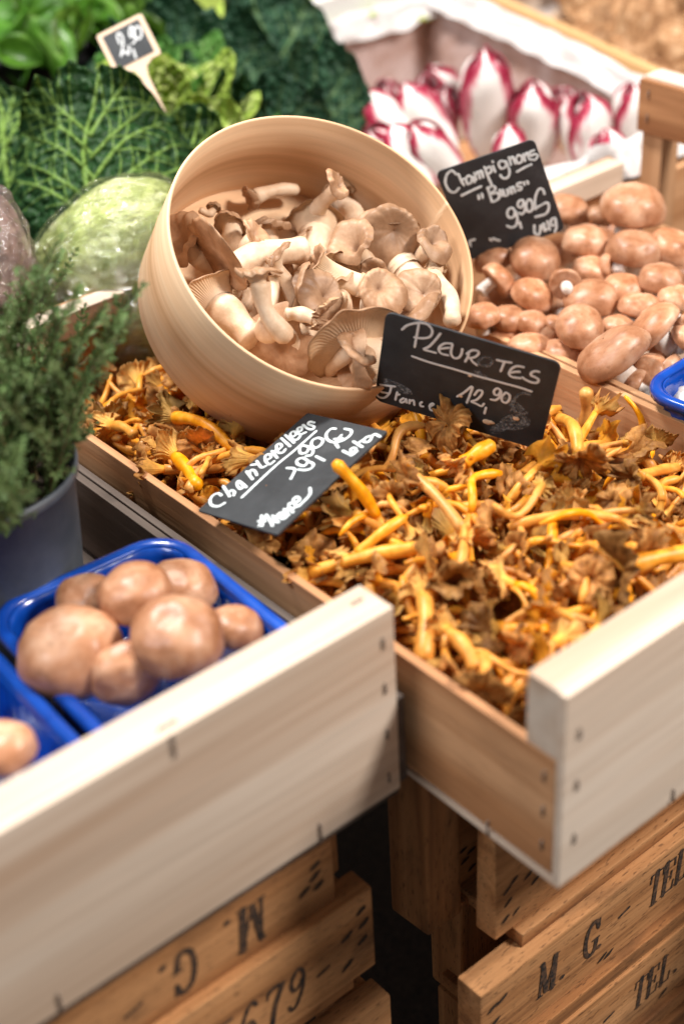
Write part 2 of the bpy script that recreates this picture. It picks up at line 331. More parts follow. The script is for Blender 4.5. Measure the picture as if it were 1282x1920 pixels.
CARDS={
'PLEU':{'c':[0.1744,0.2568,0.0163],'R':[[0.5088,-0.0538,-0.8592],[-0.8376,-0.2615,-0.4797],[-0.1989,0.9637,-0.1781]],'s':[[(-48.5,30.0),(-45.7,34.5),(-40.7,38.4),(-36.1,40.5),(-31.7,40.6),(-28.5,38.1),(-27.7,34.3),(-29.3,30.3),(-33.9,27.6),(-39.3,26.5)],[(-37.7,38.8),(-37.7,33.3),(-37.9,26.3),(-38.0,18.2)],[(-22.0,36.4),(-24.8,29.2),(-28.3,22.3),(-31.5,18.7),(-27.3,18.5),(-22.9,18.6)],[(-13.0,30.7),(-17.7,29.2),(-20.7,25.6),(-21.3,22.2),(-19.1,19.5),(-14.2,19.7)],[(-21.0,23.0),(-17.2,25.1),(-14.6,26.4)],[(-12.6,30.0),(-12.8,25.4),(-12.3,21.4),(-9.7,18.9),(-6.7,20.7),(-5.5,24.7),(-5.5,28.8)],[(-0.7,27.9),(-0.8,23.7),(-2.0,18.7)],[(-2.0,25.7),(1.2,30.0),(4.9,30.7),(5.8,28.3),(3.6,24.7),(0.1,22.6)],[(0.8,22.9),(3.2,20.3),(6.2,18.6)],[(9.4,26.1),(7.1,23.2),(7.8,20.0),(11.5,19.7),(14.9,22.0),(16.3,25.7),(14.0,27.9),(10.3,27.2)],[(18.8,28.1),(23.6,28.5),(28.8,29.4)],[(24.1,28.3),(23.5,23.9),(22.9,19.4)],[(37.5,28.8),(32.8,27.9),(29.7,24.2),(28.8,19.6),(31.3,17.5),(37.1,18.6)],[(29.2,20.5),(33.1,23.0),(35.6,23.9)],[(48.2,28.5),(45.6,28.2),(43.3,25.9),(43.5,23.6),(46.5,23.0),(48.9,21.8),(48.4,18.8),(44.8,17.7),(40.4,18.5),(38.0,19.7)],[(-38.9,9.5),(-26.0,8.7),(-9.4,9.1),(7.1,9.1),(23.4,9.7),(37.5,10.2),(46.2,9.8)],[(-3.0,-14.4),(1.0,-9.2),(5.9,-1.4),(5.5,-9.6),(4.4,-17.4)],[(8.6,-8.4),(10.6,-3.2),(13.3,-2.9),(13.3,-6.5),(10.8,-11.9),(7.4,-15.0),(10.8,-15.6),(14.9,-16.5),(16.3,-13.4)],[(18.2,-16.3),(18.0,-22.3)],[(25.3,3.2),(23.1,3.7),(21.3,0.7),(22.3,-2.4),(24.8,-1.7),(25.8,2.8),(26.1,-2.6),(23.7,-7.0),(20.3,-7.8)],[(29.1,1.9),(27.4,-2.4),(28.2,-6.1),(31.0,-6.7),(32.7,-3.2),(32.3,1.0),(29.5,2.5)],[(45.8,6.3),(41.9,6.6),(37.7,2.4),(35.7,-4.9),(37.4,-11.6),(42.1,-13.3),(46.6,-10.8)],[(35.3,-12.4),(41.2,-11.5),(46.5,-10.1)],[(-58.4,-24.8),(-52.6,-23.7),(-47.6,-22.4)],[(-50.3,-23.5),(-50.8,-29.7),(-53.6,-35.3),(-57.5,-36.8),(-60.7,-34.3)],[(-56.9,-31.3),(-50.7,-30.4)],[(-45.4,-26.8),(-45.8,-31.4),(-45.9,-34.5)],[(-45.6,-29.8),(-43.5,-28.3)],[(-40.3,-30.8),(-42.3,-33.8),(-41.5,-35.7),(-38.9,-33.2),(-38.6,-30.8),(-37.6,-34.2)],[(-35.8,-30.4),(-35.6,-34.1)],[(-35.6,-31.9),(-33.0,-30.1),(-31.9,-34.2)],[(-26.8,-29.1),(-27.9,-31.1),(-27.2,-33.3),(-25.4,-32.9)],[(-20.8,-31.2),(-18.4,-28.0),(-19.6,-27.7),(-20.9,-30.5),(-19.9,-33.9),(-17.1,-33.8),(-11.1,-31.8)]]},
'CHAN':{'c':[0.0521,0.2959,-0.018],'R':[[0.97,-0.1257,-0.208],[0.1571,0.9774,0.1417],[0.1854,-0.1701,0.9678]],'s':[[(-39.2,32.6),(-38.2,37.2),(-41.1,39.2),(-45.9,37.6),(-49.7,32.1),(-49.2,26.2),(-44.6,24.0)],[(-30.7,39.5),(-34.3,32.4),(-38.0,25.5)],[(-35.9,28.9),(-32.6,30.0),(-32.8,26.2),(-36.2,23.4)],[(-24.3,26.6),(-22.4,32.1),(-25.6,30.6),(-28.9,24.2),(-26.1,23.8),(-23.2,28.7),(-26.0,20.7)],[(-12.1,34.2),(-17.6,22.6)],[(-14.9,28.4),(-10.5,31.8),(-9.5,28.8),(-13.0,22.7)],[(-0.4,35.2),(-4.9,26.1),(-2.4,23.8)],[(-5.0,36.3),(-2.2,31.0)],[(2.6,28.5),(6.6,27.6),(9.1,31.6),(6.7,33.2),(2.4,29.1),(-0.2,22.7),(3.8,21.8)],[(12.6,32.5),(7.4,22.0)],[(10.3,27.9),(14.3,30.1),(15.9,28.1)],[(14.9,28.2),(19.1,28.6),(21.1,32.5),(18.4,33.2),(12.7,26.2),(13.8,22.5),(17.3,23.2)],[(26.7,36.1),(21.1,21.9)],[(30.6,35.8),(25.3,21.8)],[(29.8,28.8),(33.9,28.1),(36.4,32.5),(33.3,33.2),(28.4,27.1),(29.2,22.7),(33.4,23.4)],[(36.5,28.9),(38.9,27.3),(41.9,30.4),(39.5,31.8),(34.7,25.4),(38.1,22.2)],[(49.2,23.7),(49.2,28.4),(46.5,27.5),(45.5,21.1),(42.7,19.4),(42.0,23.4),(44.6,31.0)],[(-35.9,15.7),(-18.3,16.4),(1.7,16.7),(18.8,15.4),(41.5,15.2)],[(0.7,6.4),(1.2,-0.8),(-8.1,-5.6)],[(11.8,-4.0),(13.4,2.8),(9.9,5.0),(6.6,1.1),(6.6,-4.9),(11.2,-5.0),(10.2,-10.4),(6.2,-12.1),(3.0,-9.0),(2.0,-3.4)],[(17.9,-6.0),(16.0,-15.7)],[(25.0,7.2),(25.0,13.4),(20.6,12.5),(17.3,7.9),(19.6,4.6),(24.3,6.3),(23.0,1.6),(18.3,-1.2),(16.3,2.1)],[(36.0,8.0),(32.5,10.2),(27.7,7.4),(25.7,1.7),(29.9,0.2),(34.8,2.6),(36.0,8.0)],[(48.2,2.0),(47.2,5.6),(41.6,5.2),(36.5,-0.0),(35.0,-7.4),(38.4,-12.7),(45.4,-14.1),(50.1,-10.8),(50.2,-4.7)],[(43.5,-7.5),(35.5,-9.2),(31.0,-15.5)],[(38.1,-5.4),(40.5,-11.6)],[(29.1,-21.5),(26.8,-31.7)],[(29.0,-28.3),(32.0,-30.8),(34.4,-28.0),(32.4,-26.1),(27.6,-31.3),(32.0,-32.2)],[(40.2,-21.6),(37.1,-32.7)],[(44.8,-27.6),(39.0,-26.7),(37.3,-31.6)],[(49.2,-30.0),(46.7,-27.8),(42.5,-29.2),(43.7,-33.2),(51.4,-31.1),(50.5,-37.6)],[(-51.5,-15.5),(-49.7,-20.5)],[(-46.2,-13.4),(-54.3,-21.9)],[(-55.1,-19.7),(-45.0,-16.8)],[(-44.4,-16.2),(-49.0,-25.1),(-51.8,-29.2)],[(-48.1,-22.7),(-47.1,-30.6)],[(-43.5,-21.3),(-47.3,-30.1)],[(-44.6,-25.4),(-40.8,-24.1)],[(-40.2,-28.6),(-39.4,-24.4),(-41.9,-26.1),(-43.6,-31.0),(-40.8,-31.7),(-38.3,-26.4)],[(-35.5,-24.6),(-39.3,-32.5)],[(-36.9,-28.1),(-33.1,-26.8),(-35.9,-33.5)],[(-28.1,-26.3),(-29.7,-24.0),(-33.4,-28.3),(-31.2,-31.3)],[(-27.7,-27.4),(-23.9,-28.3),(-21.8,-24.2),(-25.4,-23.8),(-29.8,-31.5),(-25.2,-32.4),(-16.8,-31.4),(-11.4,-26.6)]]},
'CHAM':{'c':[0.3823,0.4281,0.0341],'R':[[0.6775,-0.2956,-0.6735],[-0.6627,0.1518,-0.7333],[0.319,0.9432,-0.0931]],'s':[[(-26.2,36.3),(-28.8,40.7),(-33.8,38.5),(-37.2,32.0),(-36.5,24.5),(-32.9,21.5),(-28.2,23.9)],[(-24.6,36.1),(-24.5,30.3),(-23.8,24.9)],[(-24.4,29.8),(-21.1,30.1),(-20.6,24.7)],[(-15.5,29.0),(-17.3,31.7),(-20.3,29.8),(-20.5,25.2),(-17.1,25.5),(-15.2,29.9),(-14.6,24.5)],[(-12.4,32.5),(-12.8,25.9)],[(-12.4,29.9),(-9.3,32.3),(-9.5,26.2)],[(-9.3,30.8),(-6.5,32.3),(-6.7,26.2)],[(-3.0,34.6),(-3.0,26.3),(-2.5,17.9)],[(-2.8,32.4),(1.1,33.0),(1.1,28.9),(-2.7,27.2)],[(3.8,33.0),(3.8,27.4)],[(4.6,37.2),(4.8,36.1)],[(14.0,33.2),(10.8,34.9),(8.4,32.3),(9.6,28.2),(13.6,29.3),(14.5,33.5),(14.9,24.7),(12.3,19.5),(8.2,19.5),(6.6,23.2)],[(18.0,35.8),(17.6,28.8)],[(17.7,32.9),(20.9,35.2),(21.1,28.5)],[(25.4,35.0),(22.7,32.0),(23.3,28.2),(26.5,28.5),(27.8,32.6),(25.8,34.8)],[(29.8,34.4),(29.1,28.0)],[(29.7,31.8),(32.9,34.2),(32.8,28.1)],[(38.8,34.4),(35.1,34.1),(35.0,30.9),(38.2,31.0),(39.9,29.0),(37.2,26.3),(33.6,27.8)],[(-28.5,16.7),(-19.6,18.1),(-10.9,19.0)],[(20.1,21.2),(27.0,22.7),(33.1,23.4)],[(-15.5,12.3),(-16.2,8.9)],[(-12.5,12.8),(-13.0,8.7)],[(-6.3,16.2),(-6.8,9.0),(-7.0,2.8)],[(-7.0,15.4),(-1.7,16.0),(-1.2,12.1),(-6.1,9.8),(-0.4,8.7),(-0.6,4.0),(-5.3,2.2),(-7.4,2.9)],[(2.1,10.9),(2.0,4.7)],[(2.0,8.3),(4.6,10.0)],[(4.7,8.9),(4.2,4.4),(7.0,4.4),(8.2,9.6),(7.9,4.5)],[(10.6,9.8),(10.6,4.0)],[(10.4,7.8),(13.2,9.3),(13.3,4.1)],[(20.5,10.7),(17.3,10.9),(16.6,8.6),(19.3,7.0),(18.2,4.8),(15.6,5.3)],[(22.7,10.4),(22.4,7.9)],[(25.4,10.4),(25.5,7.8)],[(7.7,-12.3),(6.9,-8.8),(3.7,-8.7),(1.1,-12.5),(2.1,-16.6),(5.9,-16.4),(8.2,-12.0),(7.6,-19.8),(4.6,-25.1),(0.6,-25.7),(-2.3,-23.0)],[(8.4,-23.3),(8.0,-29.0)],[(17.0,-7.8),(16.6,-4.5),(13.3,-4.9),(11.7,-8.5),(13.7,-10.8),(17.0,-7.8),(16.2,-13.4),(12.8,-16.9),(10.6,-15.0)],[(21.7,-5.9),(18.5,-8.9),(17.4,-15.4),(20.1,-17.0),(22.9,-12.7),(23.1,-7.5),(21.7,-5.9)],[(35.1,-5.8),(35.0,-1.5),(32.3,0.0),(28.3,-4.2),(25.4,-10.5),(24.5,-16.5)],[(23.2,-16.0),(29.2,-14.6),(34.9,-14.1),(34.7,-19.3),(31.2,-23.3),(26.5,-23.6),(21.9,-23.2)],[(18.8,-30.4),(17.1,-37.4),(20.2,-39.6),(23.8,-32.3)],[(22.6,-36.2),(26.9,-31.3),(25.3,-38.3),(27.9,-37.1)],[(30.0,-30.3),(29.7,-38.9)],[(36.7,-29.6),(33.2,-30.5),(32.2,-35.5),(36.1,-34.8),(36.7,-29.6),(35.6,-37.8),(32.9,-42.2)],[(-36.8,-30.2),(-36.0,-26.1),(-31.5,-25.6)],[(-19.5,-29.6),(-18.7,-31.5)],[(-16.8,-30.0),(-14.8,-32.4),(-12.4,-33.9)]]},
'MINI':{'c':[0.2694,0.7896,0.1163],'R':[[0.8533,0.0605,-0.5179],[-0.4034,0.706,-0.5821],[0.3304,0.7056,0.6268]],'s':[[(-6.5,3.7),(-6.5,9.2),(-5.1,12.8),(-2.6,12.6),(-2.0,8.4),(-4.1,2.4),(-7.4,-2.2),(-11.1,-7.3),(-8.3,-4.8),(-5.3,-4.8),(-4.7,-8.3),(-2.0,-6.6),(-0.6,-1.4)],[(1.8,-6.6),(0.4,-14.9)],[(8.1,2.3),(9.9,12.4),(7.8,12.7),(5.0,7.9),(5.3,4.5),(8.4,6.9),(9.9,12.4)],[(9.0,2.6),(6.2,-0.6),(3.2,-1.4)],[(14.0,11.4),(10.8,9.6),(8.7,3.6),(10.6,-0.2),(14.4,2.1),(16.3,8.3),(14.0,11.4)]]}}

# ------------------------------------------------------------------ setting: floor below the stall
fl, nt, b = mat('market_floor_concrete', (.12, .10, .09), .8); v, r = coords(nt); n1 = noise_t(nt, v, 6, 6, .65)
setc(nt, b, ramp(nt, n1, [(.3, (.06, .05, .045)), (.7, (.15, .13, .115))]))
tag(mk('floor', [(-4, -4, -.92), (5, -4, -.92), (5, 5, -.92), (-4, 5, -.92)], [(0, 1, 2, 3)], fl, smooth=False), None, None, kind='structure')

def wbox(name, lo, hi, mt, parent, **k):
    L = parent.location; return box(name, Vector(lo)-L, Vector(hi)-L, mt, parent, **k)
def staple(parent, p, nrm='-Y', h=.0075, w=.0013, tilt=0.0):
    """crown of a wire staple pressed into a board"""
    pts = [(-.0002, 0, -h/2), (.0009, 0, -h/2+.0006), (.001, 0, 0), (.0009, 0, h/2-.0006), (-.0002, 0, h/2)]
    V, F, U = tube(pts, w/2, 6)
    rot = {'-Y': Matrix.Rotation(-math.pi/2, 3, 'Z'), '-X': Matrix.Rotation(math.pi, 3, 'Z'), 'Z': Matrix.Rotation(-math.pi/2, 3, 'Y')}[nrm]
    o = mk('staple', V, F, MAT['staple'], parent)
    tl = Matrix.Rotation(tilt, 3, 'X')
    o.matrix_basis = Matrix.Translation(Vector(p)-parent.location) @ (rot @ tl).to_4x4()
    return o

def new_crate(label, X0, X1, Y0, Y1, zb, zt, zs, side_mat=None, group='new poplar crates on the stall', left_wall_out=0.0):
    t = thing('wooden_crate', label, 'crate', (X0, Y0, zb), group=group)
    E = .0286
    # ends: thin face board with a thick batten behind it
    wbox('end_board', (X0, Y0, zb), (X1, Y0+.0055, zt-.0004), poplar[0], t, bev=.0004)
    wbox('end_batten', (X0+.0004, Y0+.00555, zt-.0495), (X1-.0004, Y0+E, zt), poplar[0], t, bev=.0005)
    wbox('end_board', (X0, Y1-.0055, zb), (X1, Y1, zt-.002), plywood[0], t)
    wbox('end_batten', (X0+.0068, Y1-.024, zt-.022), (X1-.0068, Y1-.0057, zt), poplar[0], t, bev=.0014)
    # sides
    wbox('side_board', (X0-left_wall_out, Y0+.0058, zb+.004), (X0+.0062-left_wall_out, Y1-.0058, zs), plywood[1], t)
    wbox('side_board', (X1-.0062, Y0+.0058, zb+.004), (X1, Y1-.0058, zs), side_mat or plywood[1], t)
    for sx in (X0+.0068, X1-.0068-.022):
        for sy in (Y0+.0058, Y1-.0058-.0225):
            wbox('corner_post', (sx, sy, zb+.006), (sx+.022, sy+.0225, zt-.0515), poplar[2], t)
    wbox('bottom_board', (X0+.0005, Y0+.001, zb-.0045), (X1-.0005, Y1-.001, zb-.0002), side_mat or poplar[1], t)
    return t
CRATE_A = new_crate('pale poplar crate heaped with orange stemmed chanterelles, jutting out furthest at the right', 0, .331, 0, .6, -.143, 0, -.05)
for z in (-.028, -.066, -.108): staple(CRATE_A, (.011, -.0002, z-.004), '-Y')
for y, z in ((.0135, -.066), (.0135, -.093), (.0135, -.120)): staple(CRATE_A, (-.0002, y, z), '-X')
for y, z in ((.057, -.1395),): staple(CRATE_A, (-.0003, y, z), '-X', .012)
staple(CRATE_A, (.10, -.0002, -.1385), '-Y', .010)
CRATE_B = new_crate('pale poplar crate in the left foreground holding the blue punnets and the potted thyme', -.345, -.0135, .121, .575, -.143, 0, -.072, side_mat=shadewood)  # right side and bottom boards use the wood coloured dark for shade
for z in (-.018, -.052, -.088, -.124): staple(CRATE_B, (-.0225, .1208, z-.004), '-Y')
staple(CRATE_B, (-.168, .1208, -.008), '-Y', .016); staple(CRATE_B, (-.166, .1275, .0002), 'Z', .012)
staple(CRATE_B, (-.078, .1208, -.136), '-Y', .014); staple(CRATE_B, (-.260, .1208, -.136), '-Y', .014)
staple(CRATE_B, (-.026, .138, .0002), 'Z', .008)
# second thin side board seen edge-on at the near corner of the left crate
wbox('side_board', (-.0128, .1212, -.139), (-.0072, .56, -.071), shadewood, CRATE_B)

# ---------------- weathered stacked crates
def disc_nail(parent, p, ang, a=.0045, bb=.0014, facing='-Y'):
    V = [(0, 0, .0002)]; n = 12
    for i in range(n):
        t = 2*math.pi*i/n; rr = 1.25+random.uniform(-.25, .25)
        x, y = a*math.cos(t)*rr, bb*math.sin(t)*rr
        V.append((x*math.cos(ang)-y*math.sin(ang), x*math.sin(ang)+y*math.cos(ang), 0))
    F = [(0, 1+i, 1+(i+1) % n) for i in range(n)]
    o = mk('nail_hole', V, F, MAT['nail'], parent)
    R = Matrix(((1, 0, 0), (0, 0, -1), (0, 1, 0))) if facing == '-Y' else Matrix(((0, 0, -1), (-1, 0, 0), (0, 1, 0)))
    o.matrix_basis = Matrix.Translation(Vector(p)-parent.location) @ R.to_4x4()
    return o
GLY = {
 'M': [([(.12, 0), (.12, 1)], .09), ([(.12, 1), (.45, .05)], .17), ([(.45, .05), (.78, 1)], .07), ([(.78, 0), (.78, 1)], .19), ([(0, 0), (.27, 0)], .06), ([(.6, 0), (.97, 0)], .06), ([(-.02, 1), (.2, 1)], .06), ([(.72, 1), (.97, 1)], .06)],
 'G': [([(.7, .76), (.6, .95), (.4, 1), (.15, .85), (.06, .5), (.15, .15), (.4, 0), (.62, .08), (.68, .4)], .15), ([(.45, .42), (.82, .42)], .06), ([(.72, .7), (.74, 1)], .06)],
 'T': [([(.35, 0), (.35, 1)], .17), ([(0, .97), (.74, .97)], .07), ([(.02, .97), (0, .74)], .06), ([(.73, .97), (.75, .74)], .06), ([(.18, 0), (.54, 0)], .06)],
 'E': [([(.17, 0), (.17, 1)], .17), ([(.04, .97), (.64, .97)], .07), ([(.63, .97), (.65, .74)], .06), ([(.17, .5), (.5, .5)], .06), ([(.5, .38), (.5, .62)], .06), ([(.04, .03), (.68, .03)], .07), ([(.66, .03), (.7, .28)], .06)],
 'L': [([(.2, 0), (.2, 1)], .17), ([(.05, .03), (.66, .03)], .07), ([(.64, .03), (.68, .3)], .06), ([(.04, .98), (.38, .98)], .06)],
 '6': [([(.58, .86), (.44, .99), (.24, .88), (.08, .52), (.1, .2), (.3, .0), (.5, .12), (.56, .32), (.44, .5), (.24, .47), (.11, .3)], .11)],
 '9': [([(.04, .14), (.18, .01), (.38, .12), (.54, .48), (.52, .8), (.32, 1), (.12, .88), (.06, .68), (.18, .5), (.38, .53), (.51, .7)], .11)],
 '7': [([(.04, .76), (.1, .98)], .06), ([(.06, .92), (.3, .97), (.62, .93)], .13), ([(.62, .95), (.38, .5), (.3, 0)], .15)],
 '5': [([(.56, .95), (.18, .95)], .1), ([(.18, .97), (.12, .55)], .06), ([(.12, .55), (.35, .62), (.55, .42), (.5, .14), (.28, 0), (.06, .1)], .11)],
 '-': [([(0, .46), (.55, .54)], .10)], '.': [([(.02, .06), (.1, .07)], .15)],
}
def lettering(parent, items, h, yface, flip=False, shear=.14, sx=.58):
    for ch, x0, z0, *o in items:
        st, w = [], []
        s = o[0] if o else 1.0
        for pts, ww in GLY[ch]:
            q = [((x+shear*y)*h*sx*s, y*h*s) for x, y in pts]
            if len(q) == 2: q = [q[0], ((q[0][0]+q[1][0])/2, (q[0][1]+q[1][1])/2), q[1]]
            if flip: q = [(-x, -y) for x, y in q]
            st.append(q); w.append(ww*h*.82*s)
        V, F = ribbon(st, w, .0002, .0001, .1)
        ob = mk('stencilled_character', V, F, MAT['ink'], parent)
        ob.matrix_basis = Matrix.Translation(Vector((x0, yface, z0))-parent.location) @ Matrix(((1, 0, 0), (0, 0, -1), (0, 1, 0))).to_4x4()
def old_crate(label, loc): return thing('old_crate', label, 'crate', loc, group='weathered crates stacked under the stall')

R1 = old_crate('weathered nail studded crate directly under the chanterelle crate, blank slat', (-0.0006, 0.0820, -0.2940))
s = wbox('slat', (0.0319, 0.0820, -0.2884), (0.4362, 0.0999, -0.1900), oldwood[0], R1, bev=.0015, jit=.001)
wbox('bottom_slat', (0.0487, 0.0736, -0.3012), (0.4362, 0.1492, -0.2897), oldwood[0], R1, bev=.001, jit=.0008)
wbox('corner_post', (0.0027, 0.1178, -0.2934), (0.0341, 0.1537, -0.1490), oldwood[2], R1, bev=.002, jit=.0012)
wbox('slat', (0.0347, 0.1223, -0.2716), (0.4362, 0.1358, -0.1560), oldwood[0], R1, bev=.0015)
for x, z in ((0.0419, -0.2469), (0.0487, -0.2413), (0.0431, -0.2592), (0.0408, -0.2738), (0.0509, -0.2738), (0.0688, -0.2570), (0.0621, -0.2469)): disc_nail(R1, (x, 0.0813, z), .55, .0038, .0013)
for x, z in ((0.0408, -0.2391), (0.0431, -0.2503), (0.0498, -0.2615), (0.0487, -0.2447)): disc_nail(R1, (x, 0.1218, z), .3, .0035, .0012)
R2 = old_crate('weathered crate marked M. G. and TEL in black below the chanterelle crate', (0.0027, 0.0630, -0.3992))
wbox('slat', (-0.0006, 0.0630, -0.3729), (0.4586, 0.0854, -0.3016), oldwood[0], R2, bev=.0016)
wbox('bottom_slat', (0.0330, 0.0562, -0.3886), (0.4586, 0.1380, -0.3744), oldwood[0], R2, bev=.001, jit=.0008)
wbox('corner_post', (0.0390, 0.1246, -0.4004), (0.0790, 0.1560, -0.2951), oldwood[2], R2, bev=.002, jit=.0012)
for x, z in ((0.0106, -0.3220), (0.0195, -0.3203), (0.0128, -0.3388), (0.0128, -0.3578), (0.0240, -0.3578), (0.1226, -0.3628), (0.1293, -0.3645)): disc_nail(R2, (x, 0.0623, z), .5, .0048, .0013)
lettering(R2, [('M', 0.0543, -0.3509), ('.', 0.0783, -0.3506), ('G', 0.1007, -0.3494), ('.', 0.1164, -0.3494), ('-', 0.1371, -0.3477), ('T', 0.1702, -0.3479), ('E', 0.1847, -0.3472), ('L', 0.1993, -0.3460), ('.', 0.2161, -0.3460)], 0.0330, 0.0627)
R3 = old_crate('weathered crate marked TEL at the bottom right corner of the stack', (0.0027, 0.0540, -0.4900))
wbox('slat', (-0.0062, 0.0540, -0.4586), (0.4586, 0.0742, -0.3897), oldwood[0], R3, bev=.0016)
wbox('bottom_slat', (0.0218, 0.0484, -0.4743), (0.4586, 0.1268, -0.4603), oldwood[0], R3, bev=.001)
wbox('slat', (-0.0062, 0.0439, -0.5572), (0.4586, 0.0708, -0.4765), oldwood[0], R3, bev=.0016)
wbox('corner_post', (0.0390, 0.1156, -0.5572), (0.0790, 0.1474, -0.4015), oldwood[2], R3, bev=.002, jit=.0012)
for x, z in ((0.0050, -0.4060), (0.0128, -0.4228), (0.0061, -0.4396), (0.1875, -0.4502)): disc_nail(R3, (x, 0.0533, z), .5, .0048, .0013)
lettering(R3, [('-', 0.1175, -0.4390), ('T', 0.1511, -0.4407), ('E', 0.1657, -0.4396), ('L', 0.1803, -0.4384), ('.', 0.1993, -0.4373)], 0.0319, 0.0538)
L1 = old_crate('weathered crate turned upside down with M. G. inverted, under the left crate', (-.3, .13, -.2125))
wbox('slat', (-.42, .13, -.2195), (-.063, .146, -.1495), oldwood[0], L1, bev=.0015)
wbox('corner_post', (-.071, .1465, -.2125), (-.046, .185, -.1495), oldwood[2], L1, bev=.002, jit=.001)
for x, z in ((-.077, -.172), (-.078, -.181), (-.087, -.189), (-.076, -.191)): disc_nail(L1, (x, .1294, z), .45, .004, .0016)
lettering(L1, [('M', -.1165, -.1690, 1.15), ('.', -.1435, -.1690, 1.15), ('G', -.1680, -.1710, 1.1), ('.', -.1905, -.1715, 1.1), ('-', -.2075, -.1745, 1.1)], .030, .1298, flip=True, sx=.62)
L2 = old_crate('weathered crate numbered 5679 at the bottom left of the stack', (-.3, .122, -.31))
wbox('slat', (-.42, .122, -.289), (-.040, .142, -.2135), oldwood[0], L2, bev=.0016)
wbox('corner_post', (-.069, .1425, -.31), (-.047, .18, -.2200), oldwood[2], L2, bev=.002, jit=.001)
wbox('bottom_slat', (-.42, .128, -.306), (-.055, .19, -.2905), oldwood[0], L2, bev=.001)
for x, z in ((-.050, -.228), (-.063, -.243), (-.048, -.241), (-.050, -.256), (-.064, -.27)): disc_nail(L2, (x, .1214, z), .5, .0042, .0015)
lettering(L2, [('5', -.1725, -.2755), ('6', -.1535, -.2755), ('7', -.1335, -.2755), ('9', -.1145, -.2750), ('-', -.0905, -.2730, .8)], .034, .1218, shear=.25, sx=.62)
L3 = old_crate('weathered crate lowest in the left stack, only its corner showing', (-.3, .112, -.40))
wbox('slat', (-.42, .112, -.385), (-.037, .132, -.3135), oldwood[0], L3, bev=.0016)
wbox('corner_post', (-.06, .133, -.40), (-.04, .17, -.3165), oldwood[2], L3, bev=.002)
# stall trestle that carries the stacks; top coloured near black for the shade there
tr = thing('stall_table', 'stall table below the crates, top coloured dark for deep shade', 'table', (.1, .4, -.92))
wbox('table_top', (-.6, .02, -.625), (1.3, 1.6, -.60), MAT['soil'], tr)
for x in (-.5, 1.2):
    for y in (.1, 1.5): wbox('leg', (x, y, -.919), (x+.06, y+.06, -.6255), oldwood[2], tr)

# ------------------------------------------------------------------ basket
BC = Vector((.1756, .4016, .0711)); BN = Vector((-.0133, -.599, .8006)).normalized(); BR, BH = .118, .0939
Bx = Vector((0, 0, 1)).cross(BN).normalized(); By = BN.cross(Bx)
BM = Matrix((Bx, By, BN)).transposed()
bk = thing('round_wooden_box', 'round bent veneer box tilted forward, full of oyster mushrooms', 'wooden box', BC-BN*BH, BM)
n = 128; V, U = [], []
prof = [(BR-.0028, .004), (BR-.0026, BH*.5), (BR-.0026, BH-.0008), (BR-.0018, BH), (BR-.0008, BH), (BR, BH-.0008), (BR+.0003, BH*.5), (BR-.0004, .0008), (BR-.0012, 0), (BR-.0026, 0)]
for j, (r_, z_) in enumerate(prof):
    for i in range(n):
        t = 2*math.pi*i/n; rr = r_+.0006*math.sin(3*t+1)
        V.append((rr*math.cos(t), rr*math.sin(t), z_)); U.append((t*BR if i < n else 0, z_+.02*j*0))
F = [f[::-1] for f in grid_faces(n, len(prof), True)]
mk('side_wall', V, F, basketwood, bk, uv=U)
# overlap of the bent strip
V, U = [], []
for j, (r_, z_) in enumerate([(BR+.0006, .001), (BR+.0022, .002), (BR+.0022, BH-.003), (BR+.0006, BH-.002)]):
    for i in range(12):
        t = math.radians(196)+i/11*.35; V.append((r_*math.cos(t), r_*math.sin(t), z_)); U.append((t*BR+.5, z_))
V, U = [(0, 0, .001)], [(0, 0)]
nr = 14
for j in range(1, nr+1):
    for i in range(96):
        t = 2*math.pi*i/96; r_ = (BR-.0029)*j/nr; V.append((r_*math.cos(t), r_*math.sin(t), .001)); U.append((r_*math.cos(t), r_*math.sin(t)))
F = [(0, 1+i, 1+(i+1) % 96) for i in range(96)]+grid_faces(96, nr, True, 1)
F = [f if len(f) == 3 else f[::-1] for f in F]
nb = len(V); V2 = [(v[0], v[1], v[2]+.0028) for v in V]
F2 = [tuple(nb+k for k in f) for f in F]
mk('base_disc', V+V2, [f[::-1] for f in F]+F2, basketwood, bk, uv=U+U)

# ------------------------------------------------------------------ price cards
def card_mesh(w, h, t, rad, n=6):
    o = []
    for cx_, cy_, a0 in ((w/2-rad, h/2-rad, 0), (-w/2+rad, h/2-rad, 90), (-w/2+rad, -h/2+rad, 180), (w/2-rad, -h/2+rad, 270)):
        for i in range(n+1):
            a = math.radians(a0+90*i/n); o.append((cx_+rad*math.cos(a), cy_+rad*math.sin(a)))
    m = len(o); V = [(x, y, 0) for x, y in o]+[(x, y, -t) for x, y in o]
    return V, [tuple(range(m)), tuple(range(2*m-1, m-1, -1))]+[(i, m+i, m+(i+1) % m, (i+1) % m) for i in range(m)]
def price_card(key, w, h, label, width, mt, rad=.006, special=None, lift=0):
    d = CARDS[key]; R_ = Matrix(d['R'])
    t = thing('price_card', label, 'price card', Vector(d['c'])+R_ @ Vector((0, 0, lift)), R_, group='black chalk price cards')
    V, F = card_mesh(w, h, .0016, rad); mk('slate_board', V, F, MAT['slate'], t, smooth=False)
    st = [[(x/1000, y/1000) for x, y in s_] for s_ in d['s']]
    sp = special or {}
    for mt_, idx in [(mt, [i for i in range(len(st)) if i not in sp])]+[(MAT['smudge'], list(sp))]:
        if not idx: continue
        for i in idx:
            V, F = ribbon([st[i]], width if i not in sp else width*1.25, .0002+.00003*(i % 7)); mk('chalk_stroke', V, F, mt_, t)
    return t
